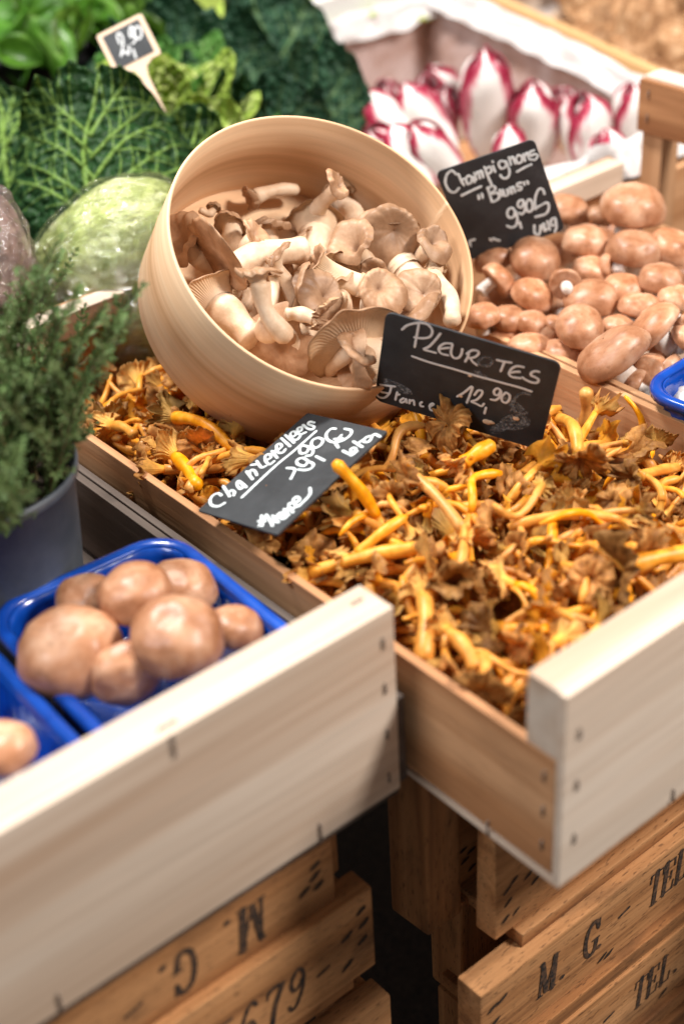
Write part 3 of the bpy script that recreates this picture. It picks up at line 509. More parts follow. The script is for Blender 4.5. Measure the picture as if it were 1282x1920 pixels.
pc1 = price_card('PLEU', .1225, .082, 'black slate reading Pleurotes 12,90, propped against the round wooden box', .0018, MAT['chalk'], special={9: 1, 21: 1, 22: 1})
pc2 = price_card('CHAN', .115, .0767, 'black slate reading Chanterelles 19,90, lying flat on the chanterelles', .0022, MAT['chalkpen'], rad=.0015, lift=.0)
pc3 = price_card('CHAM', .083, .087, 'black slate reading Champignons Bruns 9,90, upright behind the brown mushrooms', .0022, MAT['chalkpen'], rad=.005)
# smears of wiped chalk
for P_, a_, b_, an_ in (((.040, -.022), .012, .007, .6), ((.036, -.006), .009, .003, -.3), ((.008, .010), .007, .004, .1), ((-.046, -.022), .012, .004, -.2), ((.03, -.032), .008, .004, .9)):
    V = [(P_[0], P_[1], .0001)]+[(P_[0]+a_*math.cos(t)*math.cos(an_)-b_*math.sin(t)*math.sin(an_), P_[1]+a_*math.cos(t)*math.sin(an_)+b_*math.sin(t)*math.cos(an_), .0001) for t in np.linspace(0, 2*math.pi, 18, endpoint=False)]
    mk('chalk_smear', V, [(0, 1+i, 1+(i+1) % 18) for i in range(18)], MAT['smudge'], pc1)
# small framed sign on a stake
d = CARDS['MINI']; ms = thing('plant_label', 'little wood framed blackboard on a stake reading 2,90, stuck in the cabbage', 'price label', d['c'], Matrix(d['R']))
w_, h_ = .0459, .0423
V, F = card_mesh(w_, h_, .002, .003); 
fr = poplar[1]; mk('wood_panel', V, F, mat('light_birch_plywood', (.68, .50, .36), .6)[0], ms, smooth=False)
V, F = card_mesh(w_*.80, h_*.80, .0006, .0008); o = mk('slate_insert', V, F, MAT['slate'], ms, smooth=False); o.location = (0, .0003, .0007)
pts = [(-.014, -h_/2+.0004), (-.006, -h_/2-.004), (-.0035, -h_/2-.012), (-.003, -.078), (.003, -.078), (.0035, -h_/2-.012), (.006, -h_/2-.004), (.014, -h_/2+.0004)]
m_ = len(pts); V = [(x, y, -.0001) for x, y in pts]+[(x, y, -.0019) for x, y in pts]
mk('stake', V, [tuple(range(m_)), tuple(range(2*m_-1, m_-1, -1))]+[(i, m_+i, m_+(i+1) % m_, (i+1) % m_) for i in range(m_)], bpy.data.materials['light_birch_plywood'], ms, smooth=False)
for s_ in d['s']:
    V, F = ribbon([[(x/1000, y/1000) for x, y in s_]], .0016, .0009); mk('chalk_stroke', V, F, MAT['chalk'], ms)

# ------------------------------------------------------------------ punnets
def rrect(w, l, r, n=7, rib=0.0, ribs=0):
    o = []
    for cx_, cy_, a0 in ((w/2-r, l/2-r, 0), (-w/2+r, l/2-r, 90), (-w/2+r, -l/2+r, 180), (w/2-r, -l/2+r, 270)):
        for i in range(n+1):
            a = math.radians(a0+90*i/n); o.append((cx_+r*math.cos(a), cy_+r*math.sin(a)))
        # straight stretch to next corner, subdivided
        a = math.radians(a0+90); p = o[-1]
        nx, ny = {0: (-w/2+r, l/2), 90: (-w/2, -l/2+r), 180: (w/2-r, -l/2), 270: (w/2, l/2-r)}[a0]
        k = 40
        for i in range(1, k): o.append((p[0]+(nx-p[0])*i/k, p[1]+(ny-p[1])*i/k))
    o = np.array(o); T = np.roll(o, -1, 0)-np.roll(o, 1, 0); T /= np.linalg.norm(T, axis=1)[:, None]
    s = np.cumsum(np.linalg.norm(np.roll(o, -1, 0)-o, axis=1))
    if rib: o = o + np.stack([T[:, 1], -T[:, 0]], 1)*(rib*np.clip(1.5*np.sin(2*math.pi*s/.0125), -1, 1))[:, None]
    return o
def punnet(label, loc, rz, w=.14, l=.185, h=.062, tilt=(0, 0)):
    t = thing('punnet', label, 'punnet', loc, (tilt[0], tilt[1], rz), group='blue plastic mushroom punnets')
    rows = [(.86, 0, .022, 0), (.90, .004, .024, .0006), (.955, h*.75, .026, .0011), (.965, h*.86, .026, 0), (.972, h*.98, .026, 0)]
    V = []; n = None
    for s_, z_, r_, rb in rows:
        o = rrect(w-.011-(1-s_)*.12, l-.011-(1-s_)*.12, r_, rib=rb); n = len(o); V += [(x, y, z_) for x, y in o]
    m_ = len(V); F = grid_faces(n, len(rows), True)
    V.append((0, 0, .001)); F += [(m_, (i+1) % n, i) for i in range(n)]
    F = [f[::-1] for f in F]
    ob = mk('tray', V, F, MAT['blue'], t)
    md = ob.modifiers.new('wall', 'SOLIDIFY'); md.thickness = .0009; md.offset = 1
    V = []; prof = [(-.0085, .975), (-.0065, 1.0), (-.0035, 1.02), (0, 1.01), (.0012, .98), (.001, .90), (.0002, .90), (-.0008, .96), (-.0035, .985), (-.0065, .965)]
    for dx, zz in prof:
        o = rrect(w+2*dx, l+2*dx, .030+dx); n = len(o); V += [(x, y, zz*h) for x, y in o]
    F = [f for f in grid_faces(n, len(prof), True)]
    F += [((len(prof)-1)*n+i, (len(prof)-1)*n+(i+1) % n, (i+1) % n, i) for i in range(n)]
    mk('rim', V, F, MAT['blue'], t)
    return t
PZ = -.106
punnet('blue plastic punnet holding seven brown mushrooms beside the chanterelle crate', (-.103, .2435, PZ), math.radians(-3))
punnet('blue plastic punnet at the left edge, mostly hidden by the crate front', (-.252, .236, PZ), math.radians(-3))
punnet('blue plastic punnet of white mushrooms perched on the brown mushrooms at the right edge', (.392, .134, -.092), math.radians(3), tilt=(math.radians(-2), 0))

# ------------------------------------------------------------------ cap-and-stem mushrooms with running gills
def funnel(L=.05, r0=.003, r1=.003, bend=.2, bend2=0., R=.018, ecc=0., th0=0., H=.012, curl=.004, wave=.003, lob=.15, gills=36, gamp=.0003, thick=.0009, tilt=0., seed=0, nth=108, ns=14, nc=13, neck=.8, mats=None, dip=.6):
    rg = random.Random(seed); t = np.linspace(0, 1, ns)
    C_ = np.stack([bend*L*np.sin(t*math.pi*.9), bend2*L*np.sin(t*math.pi*1.7), L*t], 1)
    rad = r0+(r1-r0)*t+r0*.12*np.sin(t*9+seed); rad[0] *= .55; rad[1:3] *= 1.04
    SV, SF, SU = tube(C_, rad, 14)
    T = C_[-1]-C_[-2]; T /= np.linalg.norm(T)
    a = np.array([1., 0, 0]); a -= T*(a@T); a /= np.linalg.norm(a); b_ = np.cross(T, a)
    T2 = T*math.cos(tilt)+a*math.sin(tilt)
    th = np.linspace(0, 2*math.pi, nth, endpoint=False)
    ph = [rg.uniform(0, 6.3) for _ in range(12)]
    nz = np.array([noise.noise(Vector((math.cos(x)*1.6+seed*3.1, math.sin(x)*1.6, seed*.7))) for x in th])
    nz2 = np.array([noise.noise(Vector((math.cos(x)*5+seed*1.7, math.sin(x)*5, seed*.3+9))) for x in th])
    nz3 = np.array([noise.noise(Vector((math.cos(x)*9+seed, math.sin(x)*9, seed*.9+3))) for x in th])
    nz4 = np.array([noise.noise(Vector((math.cos(x)*3+seed*2.3, math.sin(x)*3, seed*.37+5))) for x in th])
    Rt = R*(1+ecc*np.cos(th-th0))*(1+lob*.6*nz+lob*.45*nz4+max(0, lob-.25)*.45*nz3)
    wv = wave*(np.sin(2*th+ph[0])*.6+np.sin(3*th+ph[1])*.6+np.sin(5*th+ph[2])*.3*(lob > .25)+1.3*nz4+.9*nz2*(lob > .25)+np.sin(11*th+ph[3])*.2*(lob > .25)+.8*nz3*(lob > .25))
    base = C_[-1]-T*r1*.5
    V, U = [], []
    def rho(s): return r1*neck+(Rt-r1*neck)*s**1.7
    def hh(s): return H*(1-(1-s)**1.7)+wv*s**2-curl*max(0, (s-.7)/.3)**2*(1+.5*nz)
    g = np.cos(gills*th)
    ck = 0 if lob < .25 else .0022
    crk = [np.array([noise.noise(Vector((math.cos(x)*4.2+seed, math.sin(x)*4.2, k*.55+seed))) for x in th])*ck for k in range(nc)] if ck else [0]*nc
    for s in np.linspace(0, 1, nc):
        rr = rho(s); h_ = hh(s)+crk[int(round(s*(nc-1)))]*s+gamp*g*math.sin(math.pi*min(1, s*1.02))**.5-.0
        if s > .97: h_ = h_+thick*.3
        for i in range(nth):
            dr = math.cos(th[i])*a+math.sin(th[i])*b_
            V.append(base+dr*rr[i]+T2*h_[i]+T*0); U.append((th[i]/6.2832, s))
    for s in np.linspace(1, 0, nc):
        rr = rho(s)-r1*neck*(1-s)**2; h_ = hh(s)+crk[int(round(s*(nc-1)))]*s+thick*(.6+.4*min(1, (1-s)*4))+(1-s)**2*r1*dip
        for i in range(nth):
            dr = math.cos(th[i])*a+math.sin(th[i])*b_
            V.append(base+dr*rr[i]*(1-.012*(s < .99))+T2*h_[i]); U.append((th[i]/6.2832, s))
    F = [f for f in grid_faces(nth, 2*nc, True)]
    mi = [1 if k < nth*(nc-1) else 0 for k in range(len(F))]
    return (SV, SF, SU), (V, F, U, mi), C_[-1]
def make_funnel(root, mats3, **kw):
    (SV, SF, SU), (V, F, U, mi), top = funnel(**kw)
    mk('stem', SV, SF, mats3[0], root, uv=SU); mk('cap', V, F, [mats3[1], mats3[2]], root, uv=U, mi=mi)
    return top
OY = (OY_STEM, OY_TOP, OY_UND); CH = (CH_STEM, CH_TOP, CH_UND)

# ---- oyster mushrooms in the round box
def surf_z(x, y): return .000+.21*(y-.307)
BI = BM.transposed()
def on_pile(px, py, up=0.0):
    for t_ in np.arange(.85, 1.5, .0012):
        P = at(px, py, d=t_); q = BI @ (Vector(P)-(BC-BN*BH)); r_ = math.hypot(q.x, q.y)
        if P[2] <= surf_z(P[0], P[1])+up or (q.z < BH and (q.z < .012+up or r_ > BR-.012)): return Vector(P)
    return Vector(P)
OYG = 'oyster mushrooms in the round box'
def oyster(label, foot, cap, upf=.0, upc=.0, roll=0., face=None, **kw):
    """foot and cap are pixels of the photograph, up* heights above the pile's mean surface"""
    A, B = on_pile(*foot, upf), on_pile(*cap, upc); d = B-A; L = d.length
    z = d.normalized(); x = Vector(face) if face is not None else Vector((.3, -.5, .8))
    x = (x-z*(x@z)).normalized(); y = z.cross(x)
    t = thing('oyster_mushroom', label, 'mushroom', A, Matrix((x, y, z)).transposed() @ Matrix.Rotation(roll, 3, 'Z'), group=OYG)
    kw['lob'] = kw.get('lob', .1)*1.0; kw.setdefault('seed', len(bpy.data.objects) % 97)
    make_funnel(t, OY, L=L, gills=kw.pop('gills', 72), gamp=kw.pop('gamp', .0006), nth=340, nc=17, ns=18, **kw)
    return t
toward = cdir(0, 0, 1); upv = cdir(0, 1, .1)
# face = direction (towards +x of the cap) in which the fan opens
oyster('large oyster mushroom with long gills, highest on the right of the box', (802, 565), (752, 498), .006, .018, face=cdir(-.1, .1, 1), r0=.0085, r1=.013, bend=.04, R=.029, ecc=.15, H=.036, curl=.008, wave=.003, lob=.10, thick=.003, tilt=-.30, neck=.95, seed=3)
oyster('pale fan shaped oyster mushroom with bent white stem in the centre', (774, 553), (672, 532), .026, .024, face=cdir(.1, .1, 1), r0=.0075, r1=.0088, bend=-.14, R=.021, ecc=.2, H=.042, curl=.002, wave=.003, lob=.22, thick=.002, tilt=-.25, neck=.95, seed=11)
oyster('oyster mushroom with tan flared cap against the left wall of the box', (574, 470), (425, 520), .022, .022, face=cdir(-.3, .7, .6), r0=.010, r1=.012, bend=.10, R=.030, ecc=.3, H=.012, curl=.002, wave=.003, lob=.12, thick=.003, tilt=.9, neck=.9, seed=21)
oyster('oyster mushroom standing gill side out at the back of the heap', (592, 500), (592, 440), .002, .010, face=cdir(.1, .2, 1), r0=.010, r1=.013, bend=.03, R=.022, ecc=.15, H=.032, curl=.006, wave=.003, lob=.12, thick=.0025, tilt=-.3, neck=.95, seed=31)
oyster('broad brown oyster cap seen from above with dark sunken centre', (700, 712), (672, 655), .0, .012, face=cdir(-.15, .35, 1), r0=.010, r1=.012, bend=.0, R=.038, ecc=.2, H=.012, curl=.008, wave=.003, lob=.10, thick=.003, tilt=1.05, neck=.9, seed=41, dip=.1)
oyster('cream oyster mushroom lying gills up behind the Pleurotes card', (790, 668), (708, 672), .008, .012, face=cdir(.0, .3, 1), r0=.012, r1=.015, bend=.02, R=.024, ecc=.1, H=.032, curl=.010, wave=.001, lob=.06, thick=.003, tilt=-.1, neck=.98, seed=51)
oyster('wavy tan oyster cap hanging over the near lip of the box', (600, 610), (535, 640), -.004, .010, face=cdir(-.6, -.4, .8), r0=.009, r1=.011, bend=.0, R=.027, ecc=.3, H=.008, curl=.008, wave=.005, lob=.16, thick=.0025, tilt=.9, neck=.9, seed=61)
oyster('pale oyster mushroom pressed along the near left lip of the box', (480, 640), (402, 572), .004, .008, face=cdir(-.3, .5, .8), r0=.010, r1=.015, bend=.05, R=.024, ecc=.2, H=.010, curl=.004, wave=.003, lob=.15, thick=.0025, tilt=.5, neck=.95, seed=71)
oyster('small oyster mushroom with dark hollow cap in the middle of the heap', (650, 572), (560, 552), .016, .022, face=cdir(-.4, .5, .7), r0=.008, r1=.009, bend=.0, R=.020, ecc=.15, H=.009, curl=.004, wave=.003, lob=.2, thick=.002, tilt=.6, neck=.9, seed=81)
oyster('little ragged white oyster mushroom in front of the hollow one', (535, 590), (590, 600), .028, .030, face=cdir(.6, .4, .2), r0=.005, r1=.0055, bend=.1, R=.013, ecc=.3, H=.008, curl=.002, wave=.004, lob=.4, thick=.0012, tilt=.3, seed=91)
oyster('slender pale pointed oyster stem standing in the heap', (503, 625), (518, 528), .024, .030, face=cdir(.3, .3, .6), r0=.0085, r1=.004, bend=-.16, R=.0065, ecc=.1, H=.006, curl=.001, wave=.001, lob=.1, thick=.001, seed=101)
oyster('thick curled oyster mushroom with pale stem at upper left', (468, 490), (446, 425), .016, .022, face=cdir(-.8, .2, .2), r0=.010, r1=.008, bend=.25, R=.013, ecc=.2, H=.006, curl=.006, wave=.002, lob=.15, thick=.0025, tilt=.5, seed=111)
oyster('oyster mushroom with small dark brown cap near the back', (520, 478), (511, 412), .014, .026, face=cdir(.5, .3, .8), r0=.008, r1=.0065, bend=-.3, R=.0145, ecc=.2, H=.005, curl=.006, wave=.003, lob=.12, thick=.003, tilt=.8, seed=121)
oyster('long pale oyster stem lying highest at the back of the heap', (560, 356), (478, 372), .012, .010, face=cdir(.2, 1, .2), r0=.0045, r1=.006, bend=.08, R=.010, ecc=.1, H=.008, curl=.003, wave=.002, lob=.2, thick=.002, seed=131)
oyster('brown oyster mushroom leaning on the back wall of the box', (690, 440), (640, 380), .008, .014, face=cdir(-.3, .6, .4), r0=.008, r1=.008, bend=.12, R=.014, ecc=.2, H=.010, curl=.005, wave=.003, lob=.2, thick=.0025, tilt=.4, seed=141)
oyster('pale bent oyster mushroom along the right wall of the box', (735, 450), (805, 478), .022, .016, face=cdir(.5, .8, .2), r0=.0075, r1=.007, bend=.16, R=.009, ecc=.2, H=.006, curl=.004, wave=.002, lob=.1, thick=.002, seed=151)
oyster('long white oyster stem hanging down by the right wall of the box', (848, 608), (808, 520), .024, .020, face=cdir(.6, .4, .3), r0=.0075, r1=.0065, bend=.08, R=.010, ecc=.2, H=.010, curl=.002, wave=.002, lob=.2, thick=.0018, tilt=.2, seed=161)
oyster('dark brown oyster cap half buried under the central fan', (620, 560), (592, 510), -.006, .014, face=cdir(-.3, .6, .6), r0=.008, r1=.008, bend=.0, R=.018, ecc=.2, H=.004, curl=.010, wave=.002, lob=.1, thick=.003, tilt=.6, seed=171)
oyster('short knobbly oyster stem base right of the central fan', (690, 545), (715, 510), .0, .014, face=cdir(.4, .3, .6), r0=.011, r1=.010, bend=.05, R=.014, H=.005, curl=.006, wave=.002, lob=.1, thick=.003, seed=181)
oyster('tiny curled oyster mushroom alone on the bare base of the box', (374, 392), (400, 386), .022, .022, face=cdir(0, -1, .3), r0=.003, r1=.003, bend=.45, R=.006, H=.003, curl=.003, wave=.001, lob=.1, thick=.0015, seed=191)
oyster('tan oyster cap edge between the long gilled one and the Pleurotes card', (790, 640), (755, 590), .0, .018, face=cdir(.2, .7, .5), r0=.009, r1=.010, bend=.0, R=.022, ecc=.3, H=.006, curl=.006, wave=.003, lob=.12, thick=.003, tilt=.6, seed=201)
proto = []
for k in range(5):
    t = thing('oyster_mushroom', 'small oyster mushroom wedged low between the larger ones', 'mushroom', (0, 0, 0), group=OYG)
    make_funnel(t, OY, L=.035+.006*k, r0=.0055+.0009*(k % 3), r1=.006, bend=.15*(-1)**k, R=.012+.0025*(k % 4), ecc=.3, H=.010+.003*(k % 3), curl=.004, wave=.0022, lob=.14, gills=40, gamp=.0004, thick=.0014, tilt=.5*(-1)**k, seed=300+k, nth=120); proto.append(t)
rg = random.Random(5); first = [True]*5
cand = [(410, 470), (440, 520), (480, 440), (540, 440), (545, 400), (560, 500), (640, 500), (660, 540), (700, 480), (620, 420), (655, 420), (720, 440), (470, 560), (490, 600), (560, 640), (600, 590), (640, 640), (740, 560), (790, 590), (770, 500), (430, 600), (520, 700), (610, 690), (690, 620), (570, 430), (500, 500), (815, 560), (450, 470), (420, 440), (530, 380), (600, 360), (680, 400), (745, 620), (660, 470)]
for i, (px, py) in enumerate(cand):
    k = i % 5; P = on_pile(px, py, -.012+rg.uniform(-.004, .006)); q_ = BI @ (P-(BC-BN*BH))
    if math.hypot(q_.x, q_.y) > BR-.03: P += BM @ Vector((-q_.x, -q_.y, 0))*(.030/BR)
    ok_ = False
    for _ in range(60):
        rot = frame((0, 0, 0), (rg.uniform(-.8, .8), rg.uniform(-.9, .5), rg.uniform(.1, .8)), rg.uniform(0, 6.3)); ok_ = True
        for h_ in (.0, .06):
            q_ = BI @ (P+rot @ Vector((0, 0, h_))-(BC-BN*BH))
            if math.hypot(q_.x, q_.y) > BR-(.010 if h_ == 0 else .022) or q_.z < (.006 if h_ == 0 else .018): ok_ = False
        if ok_: break
    if not ok_: continue
    if first[k]: o = proto[k]; o.location = P; o.rotation_euler = rot.to_euler(); first[k] = False
    else: o = dup(proto[k], P, rot, rg.uniform(.85, 1.25))

# ------------------------------------------------------------------ chanterelles
def zc(x, y): return -.068+.036*math.exp(-((x-.16)/.10)**2-((y-.21)/.13)**2)+.006*math.exp(-((x-.05)/.06)**2-((y-.45)/.1)**2)+.020*math.exp(-((x-.065)/.05)**2-((y-.31)/.055)**2)-.036*math.exp(-((x-.345)/.055)**2)*min(1, max(0, (y-.06)/.08))
def on_ch(px, py, up=0.0):
    z = -.05
    for _ in range(8):
        P = at(px, py, z=z); z = zc(P[0], P[1])+up
    P = at(px, py, z=z)
    if P[0] > .313: P = at(px, py, X=.313)
    return Vector(P)
CHG = 'chanterelles heaped in the pale crate'
def chant(label, foot, cap, upf=.004, upc=.004, roll=0., via=None, **kw):
    A, B = on_ch(*foot, upf), on_ch(*cap, upc); d = B-A; z = d.normalized()
    x = Vector((.2, -.4, .9)); x = (x-z*(x@z)).normalized(); y = z.cross(x)
    t = thing('chanterelle', label, 'mushroom', A, Matrix((x, y, z)).transposed() @ Matrix.Rotation(roll, 3, 'Z'), group=CHG)
    kw.setdefault('seed', len(bpy.data.objects) % 89); kw.setdefault('R', .015); kw.setdefault('r0', .0034); kw.setdefault('r1', .0040)
    make_funnel(t, CH, L=d.length, gills=26, gamp=.0004, thick=.0008, **kw); return t
FR = dict(lob=.5, wave=.005, H=.013, curl=.002)
chant('bright orange chanterelle stem leaning over the corner of the Chanterelles slate', (626, 866), (704, 968), .052, .010, bend=.06, r0=.0042, R=.013, **FR)
chant('long orange chanterelle stem slanting in front of the Pleurotes slate', (738, 868), (866, 1000), .018, .008, bend=.08, R=.017, **FR)
chant('hook shaped orange chanterelle stem at the lower corner of the Chanterelles slate', (556, 1022), (616, 918), .008, .008, bend=-.35, bend2=.2, R=.012, **FR)
chant('long orange chanterelle lying level just behind the left crate end', (800, 1026), (585, 1076), .012, .004, bend=.06, R=.017, r0=.005, r1=.004, **FR)
chant('orange chanterelle stem hanging down from the level one behind the left crate end', (800, 1030), (745, 1115), .012, .0, bend=.1, R=.014, **FR)
chant('orange chanterelle stem between the slate and the level long one', (762, 968), (672, 1040), .012, .006, bend=.12, R=.014, **FR)
chant('stubby orange chanterelle standing against the Pleurotes slate', (772, 758), (788, 830), .030, .004, bend=.1, r0=.0034, R=.012, **FR)
chant('thick cut orange chanterelle stem at the foot of the Pleurotes slate', (925, 832), (868, 868), .012, .006, r0=.0055, r1=.005, bend=.03, R=.012, **FR)
chant('orange chanterelle stem standing upright by the right side board', (1098, 728), (1092, 800), .028, .004, r0=.0048, r1=.0042, bend=.04, R=.016, **FR)
chant('thin withered chanterelle hanging curled on the right side board', (1170, 742), (1182, 835), .034, .006, r0=.0018, r1=.003, bend=.28, R=.010, **FR)
chant('large tan chanterelle cap with stem running to the right frame edge', (1300, 1036), (1180, 1062), .020, .018, r0=.005, r1=.006, bend=.06, R=.026, lob=.3, wave=.006, H=.014, curl=.003)
chant('long curved orange chanterelle stem behind the right crate end', (1168, 1106), (930, 1172), .012, .012, r0=.0038, r1=.0052, bend=-.16, R=.016, **FR)
chant('thick upright orange chanterelle stem at the front left of the crate', (792, 1245), (795, 1125), .004, .012, r0=.0058, r1=.005, bend=.08, R=.015, **FR)
chant('bent orange chanterelle stem nearest to the front batten', (893, 1258), (838, 1190), .006, .010, r0=.0048, r1=.0046, bend=.16, R=.014, **FR)
chant('yellowish chanterelle cap nearest the front batten', (905, 1225), (905, 1290), .006, .010, R=.019, r0=.004, bend=.1, lob=.3, wave=.005, H=.008, curl=.002)
chant('big brown chanterelle cap standing on edge below the right end of the Pleurotes slate', (1045, 785), (1078, 860), .022, .012, r0=.004, r1=.0045, R=.020, tilt=.4, **FR)
chant('dark brown chanterelle cap tucked under the middle of the Pleurotes slate', (850, 840), (835, 800), -.004, .020, R=.018, H=.008, lob=.3, wave=.006, curl=.006, tilt=.3)
chant('dark brown chanterelle cap against the right side board', (1225, 900), (1205, 862), .0, .012, R=.017, H=.006, lob=.25, wave=.004, curl=.006)
chant('orange chanterelle stem pointing right beside the right side board', (1272, 876), (1195, 895), .016, .008, bend=.05, R=.014, **FR)
chant('pale fan shaped chanterelle cap in the middle of the heap', (872, 985), (862, 1065), .012, .016, R=.019, r0=.003, r1=.0036, bend=.05, lob=.35, wave=.006, H=.016, curl=.001)
chant('large orange stemmed chanterelle beside the round box at the left', (442, 850), (330, 790), .010, .016, r0=.0042, r1=.005, bend=.15, R=.018, **FR)
chant('tan flared chanterelle at the left above the Chanterelles slate', (372, 915), (330, 858), .010, .010, r0=.0046, r1=.005, bend=.04, R=.018, **FR)
chant('orange chanterelle stem along the upper edge of the Chanterelles slate', (352, 922), (388, 868), .010, .008, r0=.0044, bend=.05, R=.012, **FR)
chant('orange chanterelle poking out beside the thyme', (255, 818), (215, 800), .014, .012, r0=.0036, bend=.1, R=.013, **FR)
VAR = []
rg = random.Random(21)
LONE = 'yellow footed chanterelle with frilly brown cap lying loose in the heap'
for k in range(20):
    t = thing('chanterelle', LONE, 'mushroom', (0, 0, 0), group=CHG)
    L = rg.uniform(.036, .066)
    make_funnel(t, CH, L=L, r0=rg.uniform(.0018, .0034), r1=rg.uniform(.0022, .0036), bend=rg.uniform(-.34, .34), bend2=rg.uniform(-.18, .18), R=rg.uniform(.008, .0155), ecc=rg.uniform(0, .35), th0=rg.uniform(0, 6), H=rg.uniform(.010, .020), curl=rg.uniform(-.003, .006), wave=rg.uniform(.003, .0055), lob=rg.uniform(.34, .55), gills=22, gamp=.00035, thick=.0008, tilt=rg.uniform(0, .8), seed=400+k, nth=84, nc=10, ns=11)
    VAR.append(t)
def in_box(P, pad=.004):
    q = BI @ (Vector(P)-(BC-BN*BH)); return q.x**2+q.y**2 < (BR+pad)**2 and -pad < q.z < BH+.05
def card_clear(P, key, w, h, tol):
    d_ = CARDS[key]; q = Matrix(d_['R']).transposed() @ (Vector(P)-Vector(d_['c'])); return abs(q.x) < w/2 and abs(q.y) < h/2 and -tol*.2 < q.z < tol
used = set(); made = 0; tries = 0
while made < 274 and tries < 6000:
    tries += 1
    x = rg.uniform(.018, .314); y = rg.uniform(.040, .56)
    if made < 30: y = rg.uniform(.38, .56); x = rg.uniform(.015, .14)
    z = zc(x, y)+rg.uniform(-.008, .007)
    k = made % 20
    el = rg.uniform(-.65, .35); az = rg.uniform(0, 6.283)
    dz = Vector((math.cos(az)*math.cos(el), math.sin(az)*math.cos(el), math.sin(el)))
    L = .045; A = Vector((x, y, z))-dz*L*.55
    pts_ = [A, A+dz*L*.5, A+dz*L*1.25, A+dz*L*1.25+Vector((0, 0, .012))]; tip_ = pts_[2]
    if any(in_box(p) for p in pts_): continue
    if any(not (.012 < p.x < .319 and .034 < p.y < .57) for p in pts_) or not (.022 < tip_.x < .308 and .046 < tip_.y < .56): continue
    if any(card_clear(p, 'CHAN', .142, .104, .06) or card_clear(p, 'PLEU', .13, .09, .02) for p in pts_): continue
    rot = frame(None, dz, rg.uniform(0, 6.283)); s_ = rg.uniform(.8, 1.2)
    if k not in used: o = VAR[k]; o.location = A; o.rotation_euler = rot.to_euler(); o.scale = (s_,)*3; used.add(k)
    else: dup(VAR[k], A, rot, s_)
    made += 1
# the deeper layer nobody could count: one object
lo = []
for k in range(8):
    lo.append(funnel(L=.04, r0=.003, r1=.0035, bend=.2*(-1)**k, R=.014, ecc=.2, H=.010, curl=.003, wave=.005, lob=.4, gills=20, gamp=.0002, seed=600+k, nth=36, nc=5, ns=6, tilt=.5))
V, F, MI = [], [], []
for i in range(430):
    x = rg.uniform(.015, .316); y = rg.uniform(.038, .565); z = zc(x, y)-rg.uniform(.012, .026)
    s1, s2, _ = lo[i % 8]; el = rg.uniform(-.5, .6); az = rg.uniform(0, 6.283)
    Rm = np.array(frame(None, (math.cos(az)*math.cos(el), math.sin(az)*math.cos(el), math.sin(el)), rg.uniform(0, 6.3)))
    for vv, ff, mm in ((s1[0], s1[1], None), (s2[0], s2[1], s2[3])):
        o_ = len(V); Q = np.asarray(vv)@Rm.T + np.array([x, y, z]); Q[:, 0] = np.clip(Q[:, 0], .0075, .324); Q[:, 1] = np.clip(Q[:, 1], .03, .575)
        V += list(Q); F += [tuple(o_+a for a in f) for f in ff]; MI += [0]*len(ff) if mm is None else [1+m for m in mm]
nx, ny = 40, 60; o_ = len(V)
for j in range(ny):
    for i in range(nx):
        x = .008+.3145*i/(nx-1); y = .031+.54*j/(ny-1); V.append((x, y, zc(x, y)-.03+.006*noise.noise(Vector((x*90, y*90, 0)))))
gf = [tuple(o_+a for a in f) for f in grid_faces(nx, ny)]; F += gf; MI += [1]*len(gf)
bed = mk('chanterelle_bed', V, F, [CH_STEM, CH_TOP, CH_UND], None, mi=MI)
tag(bed, 'dark lower layer of broken chanterelles under the loose ones in the crate', 'mushrooms', kind='stuff')
# crumbs on the slate
for i, (u_, v_, s_) in enumerate(((.021, -.029, .0022), (.024, -.0285, .0016), (-.001, -.013, .0012), (.040, -.018, .0018), (.003, .0075, .001))):
    bm = bmesh.new(); bmesh.ops.create_icosphere(bm, subdivisions=2, radius=s_)
    for v in bm.verts: v.co = v.co*(1+.35*noise.noise(v.co*900+Vector((i, 0, 0)))); v.co.z *= .35; v.co.x *= 1.5
    me = bpy.data.meshes.new('mushroom_crumb'); bm.to_mesh(me); bm.free(); me.materials.append(OY_STEM); o = link('mushroom_crumb', me)
    d_ = CARDS['PLEU']; R_ = Matrix(d_['R']); o.matrix_world = Matrix.Translation(Vector(d_['c'])+R_ @ Vector((u_, v_, s_*.3))) @ R_.to_4x4()
    tag(o, 'pale crumb of mushroom stuck on the Pleurotes slate', 'crumb', 'crumbs on the Pleurotes slate')

# ------------------------------------------------------------------ brown mushrooms
def champ_mesh(seed, open_=.0):
    n = 48; prof = []
    for k in range(15):
        a = math.pi/2*k/14; prof.append((math.sin(a)**.92, .10+.84*math.cos(a)**.80, k/14*.7))
    prof += [(.985, .02, .75), (.93, -.03, .8), (.84, -.045, .85), (.7, -.02, .9), (.5, .0, .95), (.3, .0, 1)]
    V, U = [], []
    for j, (r_, z_, u_) in enumerate(prof):
        for i in range(n):
            t = 2*math.pi*i/n; d_ = Vector((math.cos(t)*max(r_, .02), math.sin(t)*max(r_, .02), z_))
            f = 1+.085*noise.noise(d_*1.3+Vector((seed*5, 0, 0)))+.025*noise.noise(d_*4+Vector((seed*3, 1, 0)))
            dent = -.06*math.exp(-((d_.x-.2*math.sin(seed))**2+(d_.y-.2*math.cos(seed))**2)/.06) if z_ > .3 and seed % 2 else 0
            V.append((d_.x*f, d_.y*f, d_.z*f+dent)); U.append((i/n, u_))
    return V, [f[::-1] for f in grid_faces(n, len(prof), True)], U
